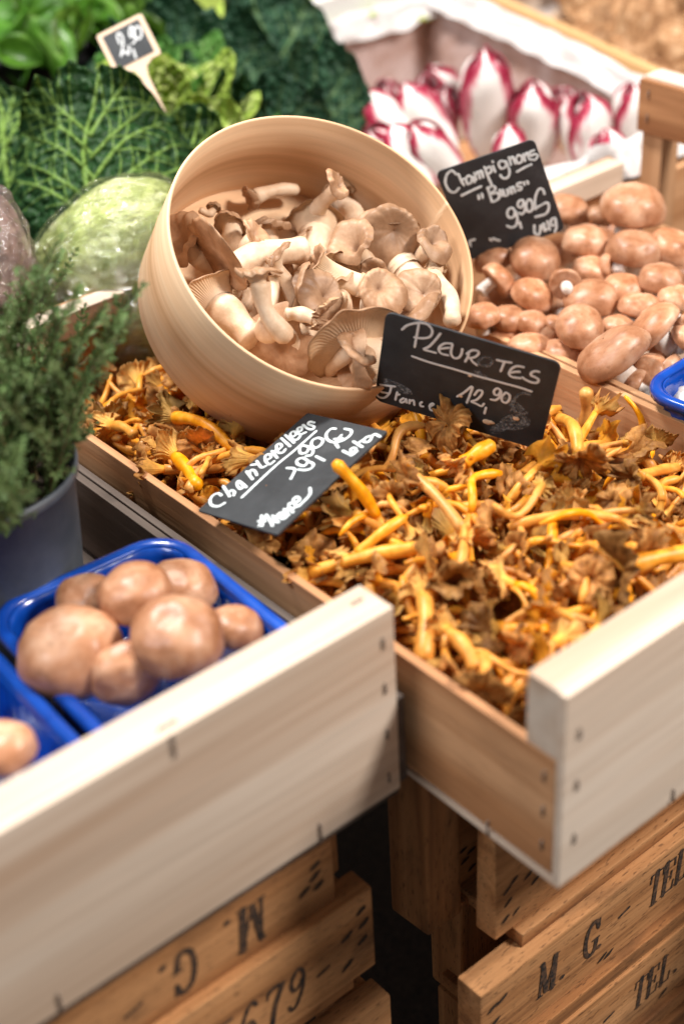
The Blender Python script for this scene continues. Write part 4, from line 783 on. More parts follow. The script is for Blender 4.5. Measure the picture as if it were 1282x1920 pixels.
def champ_stem(seed):
    ts = np.linspace(0, 1, 10); C_ = [(.08*math.sin(2*t+seed), .05*math.cos(3*t+seed), .05-.95*t) for t in ts]
    r_ = [.34+.03*math.sin(4*t+seed)+(.10*t if seed % 2 else -.02*t) for t in ts]; r_[-1] *= .8
    V, F, U = tube(C_, r_, 20)
    V = [Vector(v)*(1+.04*noise.noise(Vector(v)*6)) for v in V]
    return V, F, U
CHP = []
for k in range(6):
    V, F, U = champ_mesh(k); a = bpy.data.meshes
    t = thing('brown_mushroom', 'x', 'mushroom', (0, 0, 0))
    mk('cap', V, F, BR_CAP, t, uv=U); V, F, U = champ_stem(k); mk('stem', V, F, BR_STEM, t, uv=U); CHP.append(t)
ch_used = set(); CNT = [0]
def champ(label, px, py, w, z, axis=(-.15, .75, .62), sx=1.0, sy=1.0, roll=None, k=None, group='brown mushrooms in the bin', white=False):
    """cap centre pixel, cap width in pixels, height of the cap's centre; axis = direction of the cap's crown in view terms"""
    P = Vector(at(px, py, z=z)); w *= 1.10 if 'punnet' not in group else 1.07; R_ = w/2*depth(P)/F_PX/max(sx, 1) if sx < 1.01 else w/2*depth(P)/F_PX/sx
    CNT[0] += 1; k = (CNT[0]*5+CNT[0]//6) % 6 if k is None else k
    ax = cdir(*axis); xx = cdir(1, 0, 0) if roll is None else cdir(math.cos(roll), math.sin(roll), 0)
    xx = (xx-ax*(xx@ax)).normalized(); yy = ax.cross(xx)
    M_ = Matrix((xx, yy, ax)).transposed(); loc = P-ax*R_*.35
    if k not in ch_used:
        o = CHP[k]; ch_used.add(k); o.location = loc; o.rotation_euler = M_.to_euler()
    else: o = dup(CHP[k], loc, M_)
    o.scale = (R_*sx, R_*sy, R_); o['label'] = label; o['group'] = group
    return o
B = 'brown mushroom '
champ('largest brown mushroom, topmost at the back of the bin', 1186, 384, 112, .008, (.05, .8, .55))
champ(B+'half hidden by the right edge of the Champignons slate', 1068, 392, 72, -.008, (.2, .6, .5))
champ(B+'showing as a narrow sliver left of the largest one', 1126, 404, 46, -.012, (.3, .6, .5), k=2)
champ(B+'standing upright below the right edge of the Champignons slate', 1099, 449, 82, -.012, (0, .85, .5))
champ('wide brown mushroom with dented cap below the largest one', 1190, 464, 100, -.010, (.05, .7, .6), sx=1.15)
champ(B+'at the right frame edge beside the dented wide one', 1258, 460, 84, -.012, (.2, .7, .6))
champ('tall shiny brown mushroom in front of the Champignons slate', 1006, 482, 88, -.012, (.1, .6, .75), sy=1.1)
champ(B+'with tilted cap at the bottom left of the Champignons slate', 924, 483, 72, -.020, (-.3, .8, .4))
champ(B+'showing its white stem next to the rim of the round box', 935, 522, 66, -.024, (.75, .6, .0))
champ(B+'in front of the tall shiny one', 998, 550, 74, -.030, (.3, .7, .6))
champ(B+'small and round below the upright one', 1108, 503, 66, -.026, (0, .8, .6))
champ(B+'round, upper right above the small ones by the frame edge', 1241, 521, 80, -.020, (.1, .8, .5))
champ(B+'smooth, centre right between two round ones', 1167, 540, 76, -.028, (0, .8, .6))
champ(B+'broad, in the centre of the pile', 1110, 557, 98, -.030, (-.1, .75, .6), sx=1.1)
champ(B+'at the right frame edge under the round upper one', 1268, 557, 66, -.028, (.1, .8, .5))
champ('flat oval brown mushroom above the long tilted one', 1200, 573, 78, -.030, (.1, .85, .4), sx=1.1, sy=.8)
champ(B+'first in the row along the rim of the round box', 903, 590, 60, -.034, (-.2, .75, .6))
champ(B+'second in the row from the round box along the side board', 953, 595, 62, -.040, (.1, .8, .6))
champ(B+'third in the row from the round box along the side board', 1000, 604, 60, -.042, (.2, .8, .6))
champ(B+'narrow, between the row of three and the egg shaped one', 1038, 607, 44, -.044, (.1, .8, .6))
champ('egg shaped brown mushroom with dark crown just above the long speckled one', 1088, 609, 84, -.030, (-.05, .6, .75), sy=1.1)
champ(B+'resting low against the side board left of the speckled one', 993, 648, 78, -.052, (0, .9, .4), sx=1.15)
champ(B+'pale, low at the side board between two caps', 1052, 660, 66, -.054, (.1, .85, .5))
champ('long speckled brown mushroom lying nearest the side board', 1146, 660, 136, -.030, (-.55, .70, .45), sx=1.3, sy=.95, roll=.5)
champ('tilted long brown mushroom with thick white stem to the lower right', 1220, 612, 104, -.028, (-.72, .62, .22), sx=1.2, roll=.6)
champ(B+'squeezed behind the tilted long one', 1158, 612, 60, -.040, (0, .8, .6))
champ(B+'half under the right hand blue punnet', 1218, 694, 62, -.052, (-.3, .5, .8), sy=1.15)
champ(B+'upturned with soil on its white stem, centre of the pile', 1060, 530, 56, -.022, (.1, .5, -.75))
champ(B+'tipped over, white stem showing behind the small round one', 1138, 500, 52, -.024, (-.75, .1, -.4))
champ(B+'cut off by the right frame edge above the punnet', 1290, 630, 60, -.034, (.4, .5, .6))
champ(B+'stem up at the right frame edge', 1282, 605, 40, -.026, (.5, -.6, .3))
champ(B+'lying on its side, its white stem along the side board', 1185, 722, 60, -.058, (-.85, .4, -.1))
champ(B+'on its side beside the punnet, thick white stem showing', 1240, 655, 62, -.050, (-.75, .6, .0))
rgm = random.Random(3)
for (px, py) in ((960, 520), (1050, 470), (1140, 430), (1040, 570), (1080, 640), (1100, 660), (1140, 590), (1210, 530), (1230, 570), (1180, 500), (1060, 420), (1260, 510), (950, 640), (1015, 640), (1250, 700), (1110, 470), (970, 575), (1230, 640), (1165, 700), (1130, 700), (1060, 620), (930, 560)):
    champ('brown mushroom mostly buried between the upper ones in the bin', px, py, 66, -.056+rgm.uniform(-.008, .0), (rgm.uniform(-.5, .5), .7, rgm.uniform(.2, .7)) if rgm.random() < .6 else (rgm.uniform(-.8, .8), -.6, rgm.uniform(.1, .4)))
GP = 'brown mushrooms in the blue punnet'
champ('large brown mushroom at the left of the blue punnet', 127, 1215, 188, -.030, (-.1, .6, .75), group=GP, sy=.95)
champ('brown mushroom on top at the back of the blue punnet', 256, 1108, 136, -.018, (-.05, .75, .6), group=GP)
champ('brown mushroom at the front of the blue punnet with smooth bright crown', 331, 1188, 164, -.018, (.05, .65, .75), group=GP)
champ('brown mushroom at the back left corner of the blue punnet', 160, 1120, 112, -.038, (-.1, .7, .5), group=GP)
champ('brown mushroom at the back right of the blue punnet', 343, 1095, 122, -.038, (.1, .8, .5), group=GP)
champ('small brown mushroom at the right end of the blue punnet by the crate board', 442, 1172, 100, -.046, (.2, .8, .5), group=GP)
champ('upturned brown mushroom low at the front of the blue punnet', 240, 1268, 132, -.040, (.25, -.4, .5), group=GP)
champ('brown mushroom in the half hidden punnet at the left edge', 4, 1398, 120, -.030, (0, .8, .5), group='mushrooms in the edge punnet')
champ('brown mushroom low in the half hidden punnet at the left edge', -70, 1340, 120, -.050, (0, .8, .5), group='mushrooms in the edge punnet')
wm = champ('white mushroom inside the right hand blue punnet', 1288, 745, 60, -.055, (0, .8, .5), group='white mushrooms in the right punnet')
for c in list(wm.children):
    if c.name.startswith('cap'):
        c.data = c.data.copy(); c.data.materials[0] = BR_STEM

# ------------------------------------------------------------------ champignon bin and neighbours
CRATE_C = new_crate('pale poplar bin behind the chanterelle crate, full of brown mushrooms', .3335, .587, -.30, .490, -.143, 0, -.05)
t = thing('wooden_crate', 'taller slatted crate at the right edge behind the brown mushrooms', 'crate', (.604, .474, -.143), group='new poplar crates on the stall')
wbox('side_board', (.604, -.10, .022), (.610, .474, .070), plywood[1], t)
wbox('top_rail', (.6102, -.10, .050), (.634, .474, .072), poplar[1], t)
wbox('corner_post', (.6102, .448, -.143), (.634, .472, .0498), plywood[2], t)
wbox('side_board', (.604, -.10, -.143), (.610, .474, -.075), plywood[1], t)
wbox('end_board', (.6345, .468, -.143), (1.0, .474, -.03), plywood[0], t)
for z in (.058, .036): staple(t, (.6038, .462, z), '-X', .007)

# ------------------------------------------------------------------ crate of red chicory with white film liner
EC = Vector((.40, .515, -.025)); ER = Matrix.Rotation(math.radians(8.0), 3, 'X')
t = thing('lined_crate', 'crate with white film liner holding red and white chicory', 'crate', EC, ER)
W_, L_, D_ = .425, .46, .15
box('side_board', (W_-.012, .0, -D_), (W_, L_, 0), wood('golden_pine_wood', 1, (.86, .56, .28), (.78, .48, .22), (.6, .33, .13), bumps=.2), t)
box('side_board', (0, .0, -D_), (.008, L_, -.03), plywood[1], t)
box('end_board', (.0005, L_+.0005, -D_), (W_-.0005, L_+.014, .0), MAT['white'], t)
box('end_board', (.0005, -.0095, -D_), (W_-.0005, -.0005, -.028), plywood[0], t)
box('bottom_board', (.001, .001, -D_-.006), (W_-.001, L_-.001, -D_-.0005), plywood[0], t)
# liner: one crumpled sheet running round inside the walls
per = [(.011, .006), (W_-.016, .006), (W_-.016, L_-.006), (.011, L_-.006)]
V, nn = [], 0; prof = 9
side_pts = []
for a in range(4):
    p, q = per[a], per[(a+1) % 4]
    for i in range(44): side_pts.append((p[0]+(q[0]-p[0])*i/44, p[1]+(q[1]-p[1])*i/44, a))
n = len(side_pts)
for j in range(prof+5):
    for i, (x, y, a) in enumerate(side_pts):
        nz = noise.noise(Vector((x*22, y*22, j*.6))); n2 = noise.noise(Vector((x*60, y*60, j*.5+4)))
        top = {0: .012, 1: -.004, 2: -.020, 3: .0}[a]+.006*noise.noise(Vector((x*25, y*25, 3)))
        inn = .004+.012*max(0, nz)+.004*n2
        s_ = j/(prof-1)
        if j < prof: z_ = -D_+.004+(top+D_-.004)*s_; off = inn+.02*(1-s_)**2
        else:
            k = j-prof+1; off = inn-.0035*math.sin(k/5*math.pi)-.0*k; z_ = top-.006*(k-1) if k > 1 else top+.003
            off = inn+(.004*k if a in (2, 3, 1) else -.0055*k)
        dx = {0: 0, 1: -off, 2: 0, 3: off}[a]; dy = {0: off, 1: 0, 2: -off, 3: 0}[a]
        V.append((x+dx, y+dy, z_))
mk('film_liner', V, grid_faces(n, prof+5, True), [MAT['film1'], MAT['liner']], t, mi=[0 if k < n*(prof-2) and side_pts[k % n][2] in (1, 2) else 1 for k in range(n*(prof+4))])

def chicory_mats():
    m, nt, b = mat('red_chicory_leaf', (.8, .75, .72), .35, .45)
    at_ = N(nt, 'ShaderNodeAttribute'); at_.attribute_name = 'mark'
    v, r = coords(nt, (150, 150, 28)); n1 = noise_t(nt, v, 1.0, 4, .6)
    f = N(nt, 'ShaderNodeMath', {0: at_.outputs['Fac'], 1: N(nt, 'ShaderNodeMapRange', {0: n1, 3: -.5, 4: .5}).outputs[0]}, operation='ADD')
    c = ramp(nt, f.outputs[0], [(.40, (.84, .80, .76)), (.56, (.66, .26, .30)), (.72, (.42, .035, .085)), (1, (.26, .010, .035))]); setc(nt, b, c); bump(nt, b, n1, .2, .001)
    return m
CHI = chicory_mats()
def chicory(label, base_px, tip_px, zb, zt, wid, seed, lv=8):
    A, T_ = Vector(at(*base_px, z=zb)), Vector(at(*tip_px, z=zt)); d = T_-A; L = d.length; Rr = wid*.52*depth(A)/F_PX
    z = d.normalized(); x = Vector(toward); x = (x-z*(x@z)).normalized(); y = z.cross(x)
    t = thing('red_chicory', label, 'chicory', A, Matrix((x, y, z)).transposed(), group='heads of red chicory in the lined crate')
    rr = random.Random(seed)
    for q in range(lv):
        th0 = rr.uniform(-.5, .5)+q*2.4; lay = 1-.09*q; nu, nv = 15, 18; V, mk_ = [], []
        Lq = L*(.86+.14*rr.random() if q else 1.0)
        for j in range(nv):
            v = j/(nv-1)
            for i in range(nu):
                u = -1+2*i/(nu-1); half = 1.25*(math.sin(math.pi*min(1, .20+.72*v))**.75)*(1 if v < .9 else max(.25, ((1-v)/.10)**.5))
                ang = th0+u*half; prof_ = (.36+.72*v**.7)*(1-.90*v**6)**.7
                rad_ = Rr*max(.03, prof_)*(1.02*lay)+.0012*abs(u)**3
                rad_ += Rr*.10*noise.noise(Vector((u*1.5, v*3, seed+q)))
                V.append((rad_*math.cos(ang), rad_*math.sin(ang), Lq*v)); mk_.append(min(1, max(0, 1.15*abs(u)**1.4*(.35+.9*v)+.55*max(0, v-.72)/.28*(.35+abs(u)))))
        ob = mk('leaf', V, grid_faces(nu, nv), CHI, t, col=mk_)
        sm = ob.modifiers.new('thick', 'SOLIDIFY'); sm.thickness = .0012
    V, F, U = tube([(0, 0, -.006), (0, 0, .0), (0, 0, .012)], [Rr*.28, Rr*.36, Rr*.3], 14); mk('cut_base', V, F, BR_STEM, t, uv=U)
    return t
chs = [('tallest red chicory head standing in the middle of the lined crate', (912, 290), (905, 85), -.07, .05, 118),
 ('white bellied red chicory right of the tallest head', (1008, 305), (998, 150), -.07, .02, 112),
 ('white red tipped chicory above the Champignons slate, second from the right', (1092, 320), (1092, 172), -.07, .01, 112),
 ('chicory partly behind the taller right hand crate', (1180, 300), (1185, 152), -.07, .015, 90),
 ('dark red chicory leaning in the shade behind the tallest head', (860, 250), (800, 128), -.08, .015, 96),
 ('chicory with white patch left of the tallest head', (850, 300), (760, 150), -.07, .01, 100),
 ('chicory lying tilted in the left part of the lined crate', (790, 310), (665, 180), -.07, .0, 104),
 ('leftmost chicory beside the dark cabbage', (690, 300), (618, 185), -.07, .0, 92),
 ('chicory lying low above the rim of the round box', (800, 370), (730, 235), -.05, .01, 96),
 ('chicory with open dark red leaf next to the Champignons slate', (865, 350), (770, 230), -.05, .02, 92),
 ('chicory behind the low ones at the left', (740, 260), (720, 150), -.09, .0, 84),
 ('chicory with reddish base just above the Champignons slate', (960, 350), (950, 230), -.05, .01, 80),
 ('chicory in the front right corner of the lined crate', (1140, 350), (1130, 240), -.06, -.005, 88),
 ('small chicory head lying deep between the leaning ones', (700, 250), (650, 165), -.09, -.02, 80),
 ('chicory lying across behind the white bellied one', (1060, 270), (1050, 165), -.09, -.01, 84),
 ('crimson chicory head squeezed in front of the shaded dark one', (820, 290), (835, 160), -.08, .005, 80),
 ('crimson tipped chicory at the far left edge of the heap', (650, 250), (612, 200), -.08, -.015, 80),
 ('chicory lying flat just above the round box rim, tip to the left', (760, 330), (690, 240), -.06, .0, 84),
 ('chicory between the tallest head and its right neighbour', (955, 280), (952, 175), -.08, .0, 84)]
for i, (lb, bp, tp, zb_, zt_, w_) in enumerate(chs): chicory(lb, bp, tp, zb_, zt_, w_, 50+i)

# ------------------------------------------------------------------ crate of brown clustered mushrooms, far right
t = thing('wooden_crate', 'pale crate of shaggy brown mushrooms in the top right corner', 'crate', (.845, .45, -.14))
wbox('side_board', (.845, .45, -.14), (.852, 1.0, -.02), plywood[1], t); wbox('end_board', (.8525, .99, -.14), (1.35, 1.0, .03), poplar[0], t); wbox('bottom_board', (.8525, .45, -.14), (1.35, .989, -.13), plywood[0], t)
FM = []
rg = random.Random(77)
SHG, _nt, _b = mat('shaggy_mushroom_cap', (.4, .2, .09), .65, .3)
_v, _r = coords(_nt, (1, 1, 1)); _n = noise_t(_nt, _v, 70, 5, .65, .8); setc(_nt, _b, ramp(_nt, _n, [(.3, (.16, .07, .028)), (.5, (.42, .22, .10)), (.7, (.66, .44, .26))])); bump(_nt, _b, _n, .6, .004)
for k in range(4):
    q = thing('clustered_mushroom', 'shaggy brown mushroom heaped in the top right crate', 'mushroom', (0, 0, 0), group='shaggy brown mushrooms in the top right crate')
    make_funnel(q, (OY_STEM, SHG, OY_UND), L=.05, r0=.011, r1=.009, bend=.1, R=.040+.006*k, ecc=.3, H=.012, curl=.010, wave=.008, lob=.25, gills=40, gamp=.0006, thick=.004, tilt=.4, seed=700+k); FM.append(q)
spots_ = [(1090, 60), (1150, 20), (1180, 90), (1240, 40), (1270, 100), (1210, -10), (1120, 5), (1290, 10), (1245, 120), (1140, 70), (1200, 50), (1060, 30), (1310, 70), (1260, -30), (1170, -40), (1100, -30)]
for i, (px, py) in enumerate(spots_):
    P = Vector(at(px, py, z=-.02+.0*(i % 3))); rot = frame(None, (rg.uniform(-1, .3), rg.uniform(-1, .3), rg.uniform(.1, 1)), rg.uniform(0, 6.3))
    P = P-rot @ Vector((0, 0, .05))
    if i < 4: FM[i].location = P; FM[i].rotation_euler = rot.to_euler()
    else: dup(FM[i % 4], P, rot, rg.uniform(.8, 1.15))
# pale paper sheet lying behind
t_ = mk('paper_sheet', [(*at(890, -60, z=-.06),), (*at(1130, -60, z=-.06),), (*at(1085, 35, z=-.06),), (*at(880, 25, z=-.06),)], [(0, 1, 2, 3)], mat('greyish_wrapping_paper', (.52, .45, .42), .8)[0], None, smooth=False)
sm = t_.modifiers.new('thick', 'SOLIDIFY'); sm.thickness = .001
tag(t_, 'greyish paper sheet lying behind the lined chicory crate', 'paper')

# ------------------------------------------------------------------ savoy cabbages
def savoy_mat(name, dark, mid, light, vein, rough=.5):
    m, nt, b = mat(name, mid, rough, .22)
    at_ = N(nt, 'ShaderNodeAttribute'); at_.attribute_name = 'mark'
    v, r = coords(nt); n1 = noise_t(nt, v, 85, 4, .6); n2 = noise_t(nt, v, 18, 3, .5)
    c = ramp(nt, n1, [(.3, dark), (.55, mid), (.75, light)]); c = mixc(nt, ramp(nt, n2, [(.35, (0, 0, 0)), (.7, (.6, .6, .6))]), c, light)
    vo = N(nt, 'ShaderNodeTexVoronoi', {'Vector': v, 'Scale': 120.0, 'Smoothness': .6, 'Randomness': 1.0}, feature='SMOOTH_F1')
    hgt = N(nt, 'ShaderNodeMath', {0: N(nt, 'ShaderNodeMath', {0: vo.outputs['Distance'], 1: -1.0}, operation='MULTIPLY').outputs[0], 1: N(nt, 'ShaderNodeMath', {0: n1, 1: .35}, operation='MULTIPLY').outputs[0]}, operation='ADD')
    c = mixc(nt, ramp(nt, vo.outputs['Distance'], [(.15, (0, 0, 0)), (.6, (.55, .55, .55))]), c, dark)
    setc(nt, b, mixc(nt, at_.outputs['Fac'], c, vein)); bump(nt, b, hgt.outputs[0], 1.0, .007); return m
SV_D = savoy_mat('savoy_outer_leaf', (.005, .026, .012), (.012, .050, .022), (.045, .115, .058), (.17, .26, .09))
SV_F = savoy_mat('savoy_leaf_back', (.006, .030, .007), (.012, .046, .010), (.028, .078, .020), (.17, .28, .055))
SV_M = savoy_mat('savoy_inner_leaf', (.03, .11, .018), (.06, .18, .03), (.12, .28, .05), (.32, .42, .15))
SV_Y = savoy_mat('savoy_heart_leaf', (.13, .23, .02), (.27, .40, .05), (.50, .58, .14), (.66, .68, .34))
def savoy_leaf(parent, base, tip, db, dt, W, m, seed, back=True, cup=1.0, flare=.03, res=96, vw=1.0, amp=.0045, nside=5, vmark=1.0, facing=None, ruff=.006):
    A, T_ = Vector(at(*base, d=db)), Vector(at(*tip, d=dt)); H = (T_-A).length
    y = (T_-A).normalized(); z = Vector(facing) if facing is not None else Vector(toward); z = (z-y*(z@y)).normalized(); x = y.cross(z)
    rr = random.Random(seed); segs = []
    def line(pts, w0, w1):
        P = smooth_path(pts, 7)
        for i in range(6): segs.append((P[i], P[i+1], w0+(w1-w0)*i/6, w0+(w1-w0)*(i+1)/6))
        return P
    line([(0, 0), (.01*W*5*rr.uniform(-1, 1), H*.5), (.02*rr.uniform(-1, 1), H*.97)], .0034*vw, .0009*vw)
    for s in (-1, 1):
        for k in range(nside):
            v0 = (.04+.70*k/nside+rr.uniform(-.02, .02)); dx = (.47-.05*k)*W; dy = H*(.44-.035*k)
            a_ = (0, v0*H); b_ = (s*dx*.42, v0*H+dy*.62+rr.uniform(-.006, .006)); c_ = (s*dx*.95, v0*H+dy*1.25)
            P = line([a_, b_, c_], .0018*vw, .0005*vw)
            for f in (2, 3, 4, 5):
                for sd in (-1, 1):
                    if rr.random() < .85:
                        p = P[f]; tdir = P[f+1]-P[f]; tdir = tdir/np.linalg.norm(tdir); nrm = np.array([-tdir[1], tdir[0]])*sd; l_ = rr.uniform(.10, .20)*W
                        line([tuple(p), tuple(p+tdir*l_*.5+nrm*l_*.35), tuple(p+tdir*l_*.9+nrm*l_*(.8+rr.uniform(-.2, .2)))], .0007*vw, .0003*vw)
    nu = nv = res; U_, V_ = np.meshgrid(np.linspace(-1, 1, nu), np.linspace(0, 1, nv)); U_, V_ = U_.ravel(), V_.ravel()
    wv = W/2*np.sin(math.pi*(.10+.76*V_))**.62*(1-.25*np.clip((V_-.9)/.1, 0, 1)**2)
    X = U_*wv; Y = H*V_*(1-.10*np.abs(U_)**2.2*V_)
    D = np.full(len(X), 9.0); MK = np.zeros(len(X)); RZ = np.zeros(len(X))
    for p, q, w0, w1 in segs:
        d_ = q-p; l2 = d_@d_; tt = np.clip(((X-p[0])*d_[0]+(Y-p[1])*d_[1])/l2, 0, 1)
        dist = np.hypot(X-p[0]-tt*d_[0], Y-p[1]-tt*d_[1]); w = w0+(w1-w0)*tt
        D = np.minimum(D, dist); mm = np.clip(1.35-dist/w, 0, 1); MK = np.maximum(MK, mm*mm*(3-2*mm)); RZ = np.maximum(RZ, w*np.clip(1-(dist/w/1.4)**2, 0, 1))
    bl = np.array([noise.noise(Vector((a*85, b_*85, seed))) + .55*noise.noise(Vector((a*190, b_*190, seed+3))) for a, b_ in zip(X, Y)])
    edge = np.maximum(np.abs(U_)**5, np.clip((V_-.82)/.18, 0, 1)**2)
    rf = np.array([noise.noise(Vector((a*34, b_*34, seed+7)))+.6*noise.noise(Vector((a*85, b_*85, seed+17))) for a, b_ in zip(X, Y)])
    puff = (1-np.exp(-(D/.0045)**1.3))
    Z = (-1 if back else 1)*amp*(puff*(.7+1.25*bl)) + (1 if back else -.4)*RZ*.8 + ruff*2.0*edge*rf
    Z += -cup*(X**2)/(W*.62)*(1 if back else -1) + flare*np.clip((V_-.72)/.28, 0, 1)**2*(1 if back else -1)*1.0 - .10*H*np.sin(V_*math.pi)*(-1 if back else 1)*.6
    V3 = [A+x*float(a)+y*float(b_)+z*float(c) for a, b_, c in zip(X, Y, Z)]
    L0 = Vector(parent.location); V3 = [v-L0 for v in V3]
    ob = mk('leaf', V3, grid_faces(nu, nv), m, parent, col=np.clip(MK*vmark, 0, 1))
    sm = ob.modifiers.new('thick', 'SOLIDIFY'); sm.thickness = .0011; sm.offset = 0
    return ob
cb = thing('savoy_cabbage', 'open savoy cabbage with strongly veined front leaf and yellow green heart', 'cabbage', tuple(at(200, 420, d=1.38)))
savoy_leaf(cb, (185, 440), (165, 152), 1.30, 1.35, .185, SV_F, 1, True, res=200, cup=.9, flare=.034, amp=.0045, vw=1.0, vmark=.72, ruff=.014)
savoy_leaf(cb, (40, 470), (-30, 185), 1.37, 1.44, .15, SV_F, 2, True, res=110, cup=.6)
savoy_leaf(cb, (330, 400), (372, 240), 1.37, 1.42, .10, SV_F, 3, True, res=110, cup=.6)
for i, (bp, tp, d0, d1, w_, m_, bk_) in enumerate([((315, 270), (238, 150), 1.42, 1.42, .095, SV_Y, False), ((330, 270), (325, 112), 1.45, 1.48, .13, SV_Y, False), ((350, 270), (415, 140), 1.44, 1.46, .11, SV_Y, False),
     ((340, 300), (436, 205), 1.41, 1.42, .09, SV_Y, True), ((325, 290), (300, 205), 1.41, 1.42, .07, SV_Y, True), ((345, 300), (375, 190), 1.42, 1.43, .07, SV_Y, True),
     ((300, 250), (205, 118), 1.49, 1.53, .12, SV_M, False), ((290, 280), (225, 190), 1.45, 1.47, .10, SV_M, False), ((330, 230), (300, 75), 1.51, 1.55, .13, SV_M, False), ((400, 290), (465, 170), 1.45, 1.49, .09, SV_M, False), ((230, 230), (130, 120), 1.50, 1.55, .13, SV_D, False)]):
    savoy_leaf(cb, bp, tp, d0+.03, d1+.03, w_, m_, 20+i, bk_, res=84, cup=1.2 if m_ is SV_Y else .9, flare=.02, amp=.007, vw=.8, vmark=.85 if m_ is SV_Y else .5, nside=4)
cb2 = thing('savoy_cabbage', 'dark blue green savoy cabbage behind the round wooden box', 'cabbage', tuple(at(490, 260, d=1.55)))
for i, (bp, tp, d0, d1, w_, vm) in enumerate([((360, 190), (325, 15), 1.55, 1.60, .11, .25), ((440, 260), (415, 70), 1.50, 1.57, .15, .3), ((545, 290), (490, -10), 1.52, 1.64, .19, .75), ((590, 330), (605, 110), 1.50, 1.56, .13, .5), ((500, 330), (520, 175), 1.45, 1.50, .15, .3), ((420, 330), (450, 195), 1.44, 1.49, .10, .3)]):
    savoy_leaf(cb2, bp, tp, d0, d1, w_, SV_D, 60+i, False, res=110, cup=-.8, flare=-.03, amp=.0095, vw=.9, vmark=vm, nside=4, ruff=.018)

# ------------------------------------------------------------------ film wrapped vegetables
def film():
    m = bpy.data.materials.new('clear_film'); m.use_nodes = True; nt = m.node_tree; nt.nodes.clear()
    out = N(nt, 'ShaderNodeOutputMaterial'); tr_ = N(nt, 'ShaderNodeBsdfTransparent', {'Color': (.97, .97, .97, 1)}); gl = N(nt, 'ShaderNodeBsdfGlossy', {'Color': (1, 1, 1, 1), 'Roughness': .12})
    tc = N(nt, 'ShaderNodeTexCoord'); n1 = noise_t(nt, N(nt, 'ShaderNodeMapping', {'Vector': tc.outputs['Object'], 'Scale': (1, 1, 2.2)}).outputs[0], 38, 4, .6, 2.0)
    bp = N(nt, 'ShaderNodeBump', {'Height': n1, 'Strength': 1.0, 'Distance': .010}); nt.links.new(bp.outputs[0], gl.inputs['Normal'])
    fr_ = N(nt, 'ShaderNodeFresnel', {'IOR': 1.5}); nt.links.new(bp.outputs[0], fr_.inputs['Normal'])
    fc = N(nt, 'ShaderNodeMath', {0: fr_.outputs[0], 1: .06}, operation='ADD')
    mx = N(nt, 'ShaderNodeMixShader', {0: fc.outputs[0], 1: tr_.outputs[0], 2: gl.outputs[0]}); nt.links.new(mx.outputs[0], out.inputs[0]); return m
FILM = film()
def blob(name, parent, c, r, m, amp, fr, seed, sub=6):
    bm = bmesh.new(); bmesh.ops.create_icosphere(bm, subdivisions=sub, radius=1)
    for v in bm.verts:
        d_ = v.co.copy(); f = 1+amp*noise.noise(d_*fr+Vector((seed, 0, 0)))+amp*.4*noise.noise(d_*fr*3+Vector((0, seed, 0)))
        v.co = Vector((d_.x*r[0], d_.y*r[1], d_.z*r[2]))*f+Vector(c)
    me = bpy.data.meshes.new(name); bm.to_mesh(me); bm.free(); me.materials.append(m)
    me.polygons.foreach_set('use_smooth', np.full(len(me.polygons), True)); return link(name, me, parent)
pg, nt, b = mat('pale_cabbage_leaf', (.5, .6, .25), .45, .4); v, r = coords(nt, (28, 28, 5)); n1 = noise_t(nt, v, 1.0, 5, .65, .8)
setc(nt, b, ramp(nt, n1, [(.3, (.40, .50, .12)), (.5, (.60, .66, .27)), (.7, (.82, .83, .56))])); bump(nt, b, n1, .5, .004)
t = thing('wrapped_cabbage', 'pale green cabbage wrapped in clear film behind the round box', 'cabbage', tuple(at(255, 520, d=1.31)))
blob('head', t, (0, 0, 0), (.088, .08, .082), pg, .05, 1.6, 3); blob('plastic_film', t, (0, 0, 0), (.092, .084, .086), FILM, .05, 1.8, 3)
pk, nt, b = mat('pinkish_bulbs', (.45, .30, .26), .6, .4); v, r = coords(nt); setc(nt, b, ramp(nt, noise_t(nt, v, 30, 4), [(.3, (.32, .19, .16)), (.7, (.58, .44, .40))]))
t = thing('plastic_bag', 'clear plastic bag of pinkish produce at the left frame edge', 'bag', tuple(at(-40, 480, d=1.22)))
blob('contents', t, (0, 0, 0), (.038, .05, .065), pk, .10, 2.2, 8, 5); blob('bag_film', t, (0, 0, 0), (.042, .054, .070), FILM, .12, 2.4, 8)

# ------------------------------------------------------------------ leaf and bean displays at the top
def blade(seed, W=.03, L=.05):
    rr = random.Random(seed); nu, nv = 9, 13; V = []
    for j in range(nv):
        v = j/(nv-1); w = W/2*math.sin(math.pi*(.04+.93*v**.85))**.7
        for i in range(nu):
            u = -1+2*i/(nu-1); V.append((u*w, L*v, .010*u*u*(1+.3*seed % 2)-.02*(v-.4)**2*(1+seed % 3)+.003*noise.noise(Vector((u*2, v*3, seed)))-.0012*math.exp(-(u*6)**2)))
    return V, grid_faces(nu, nv)
SP = []
for k in range(5):
    V, F = blade(k+1, .034+.004*(k % 3), .055); o = mk('salad_leaf', V, F, MAT['spinach']); sm = o.modifiers.new('t', 'SOLIDIFY'); sm.thickness = .0008; SP.append(o)
    tag(o, 'small bright green salad leaf loose in the black bin', 'leaf', 'salad leaves in the black bin')
rg = random.Random(9)
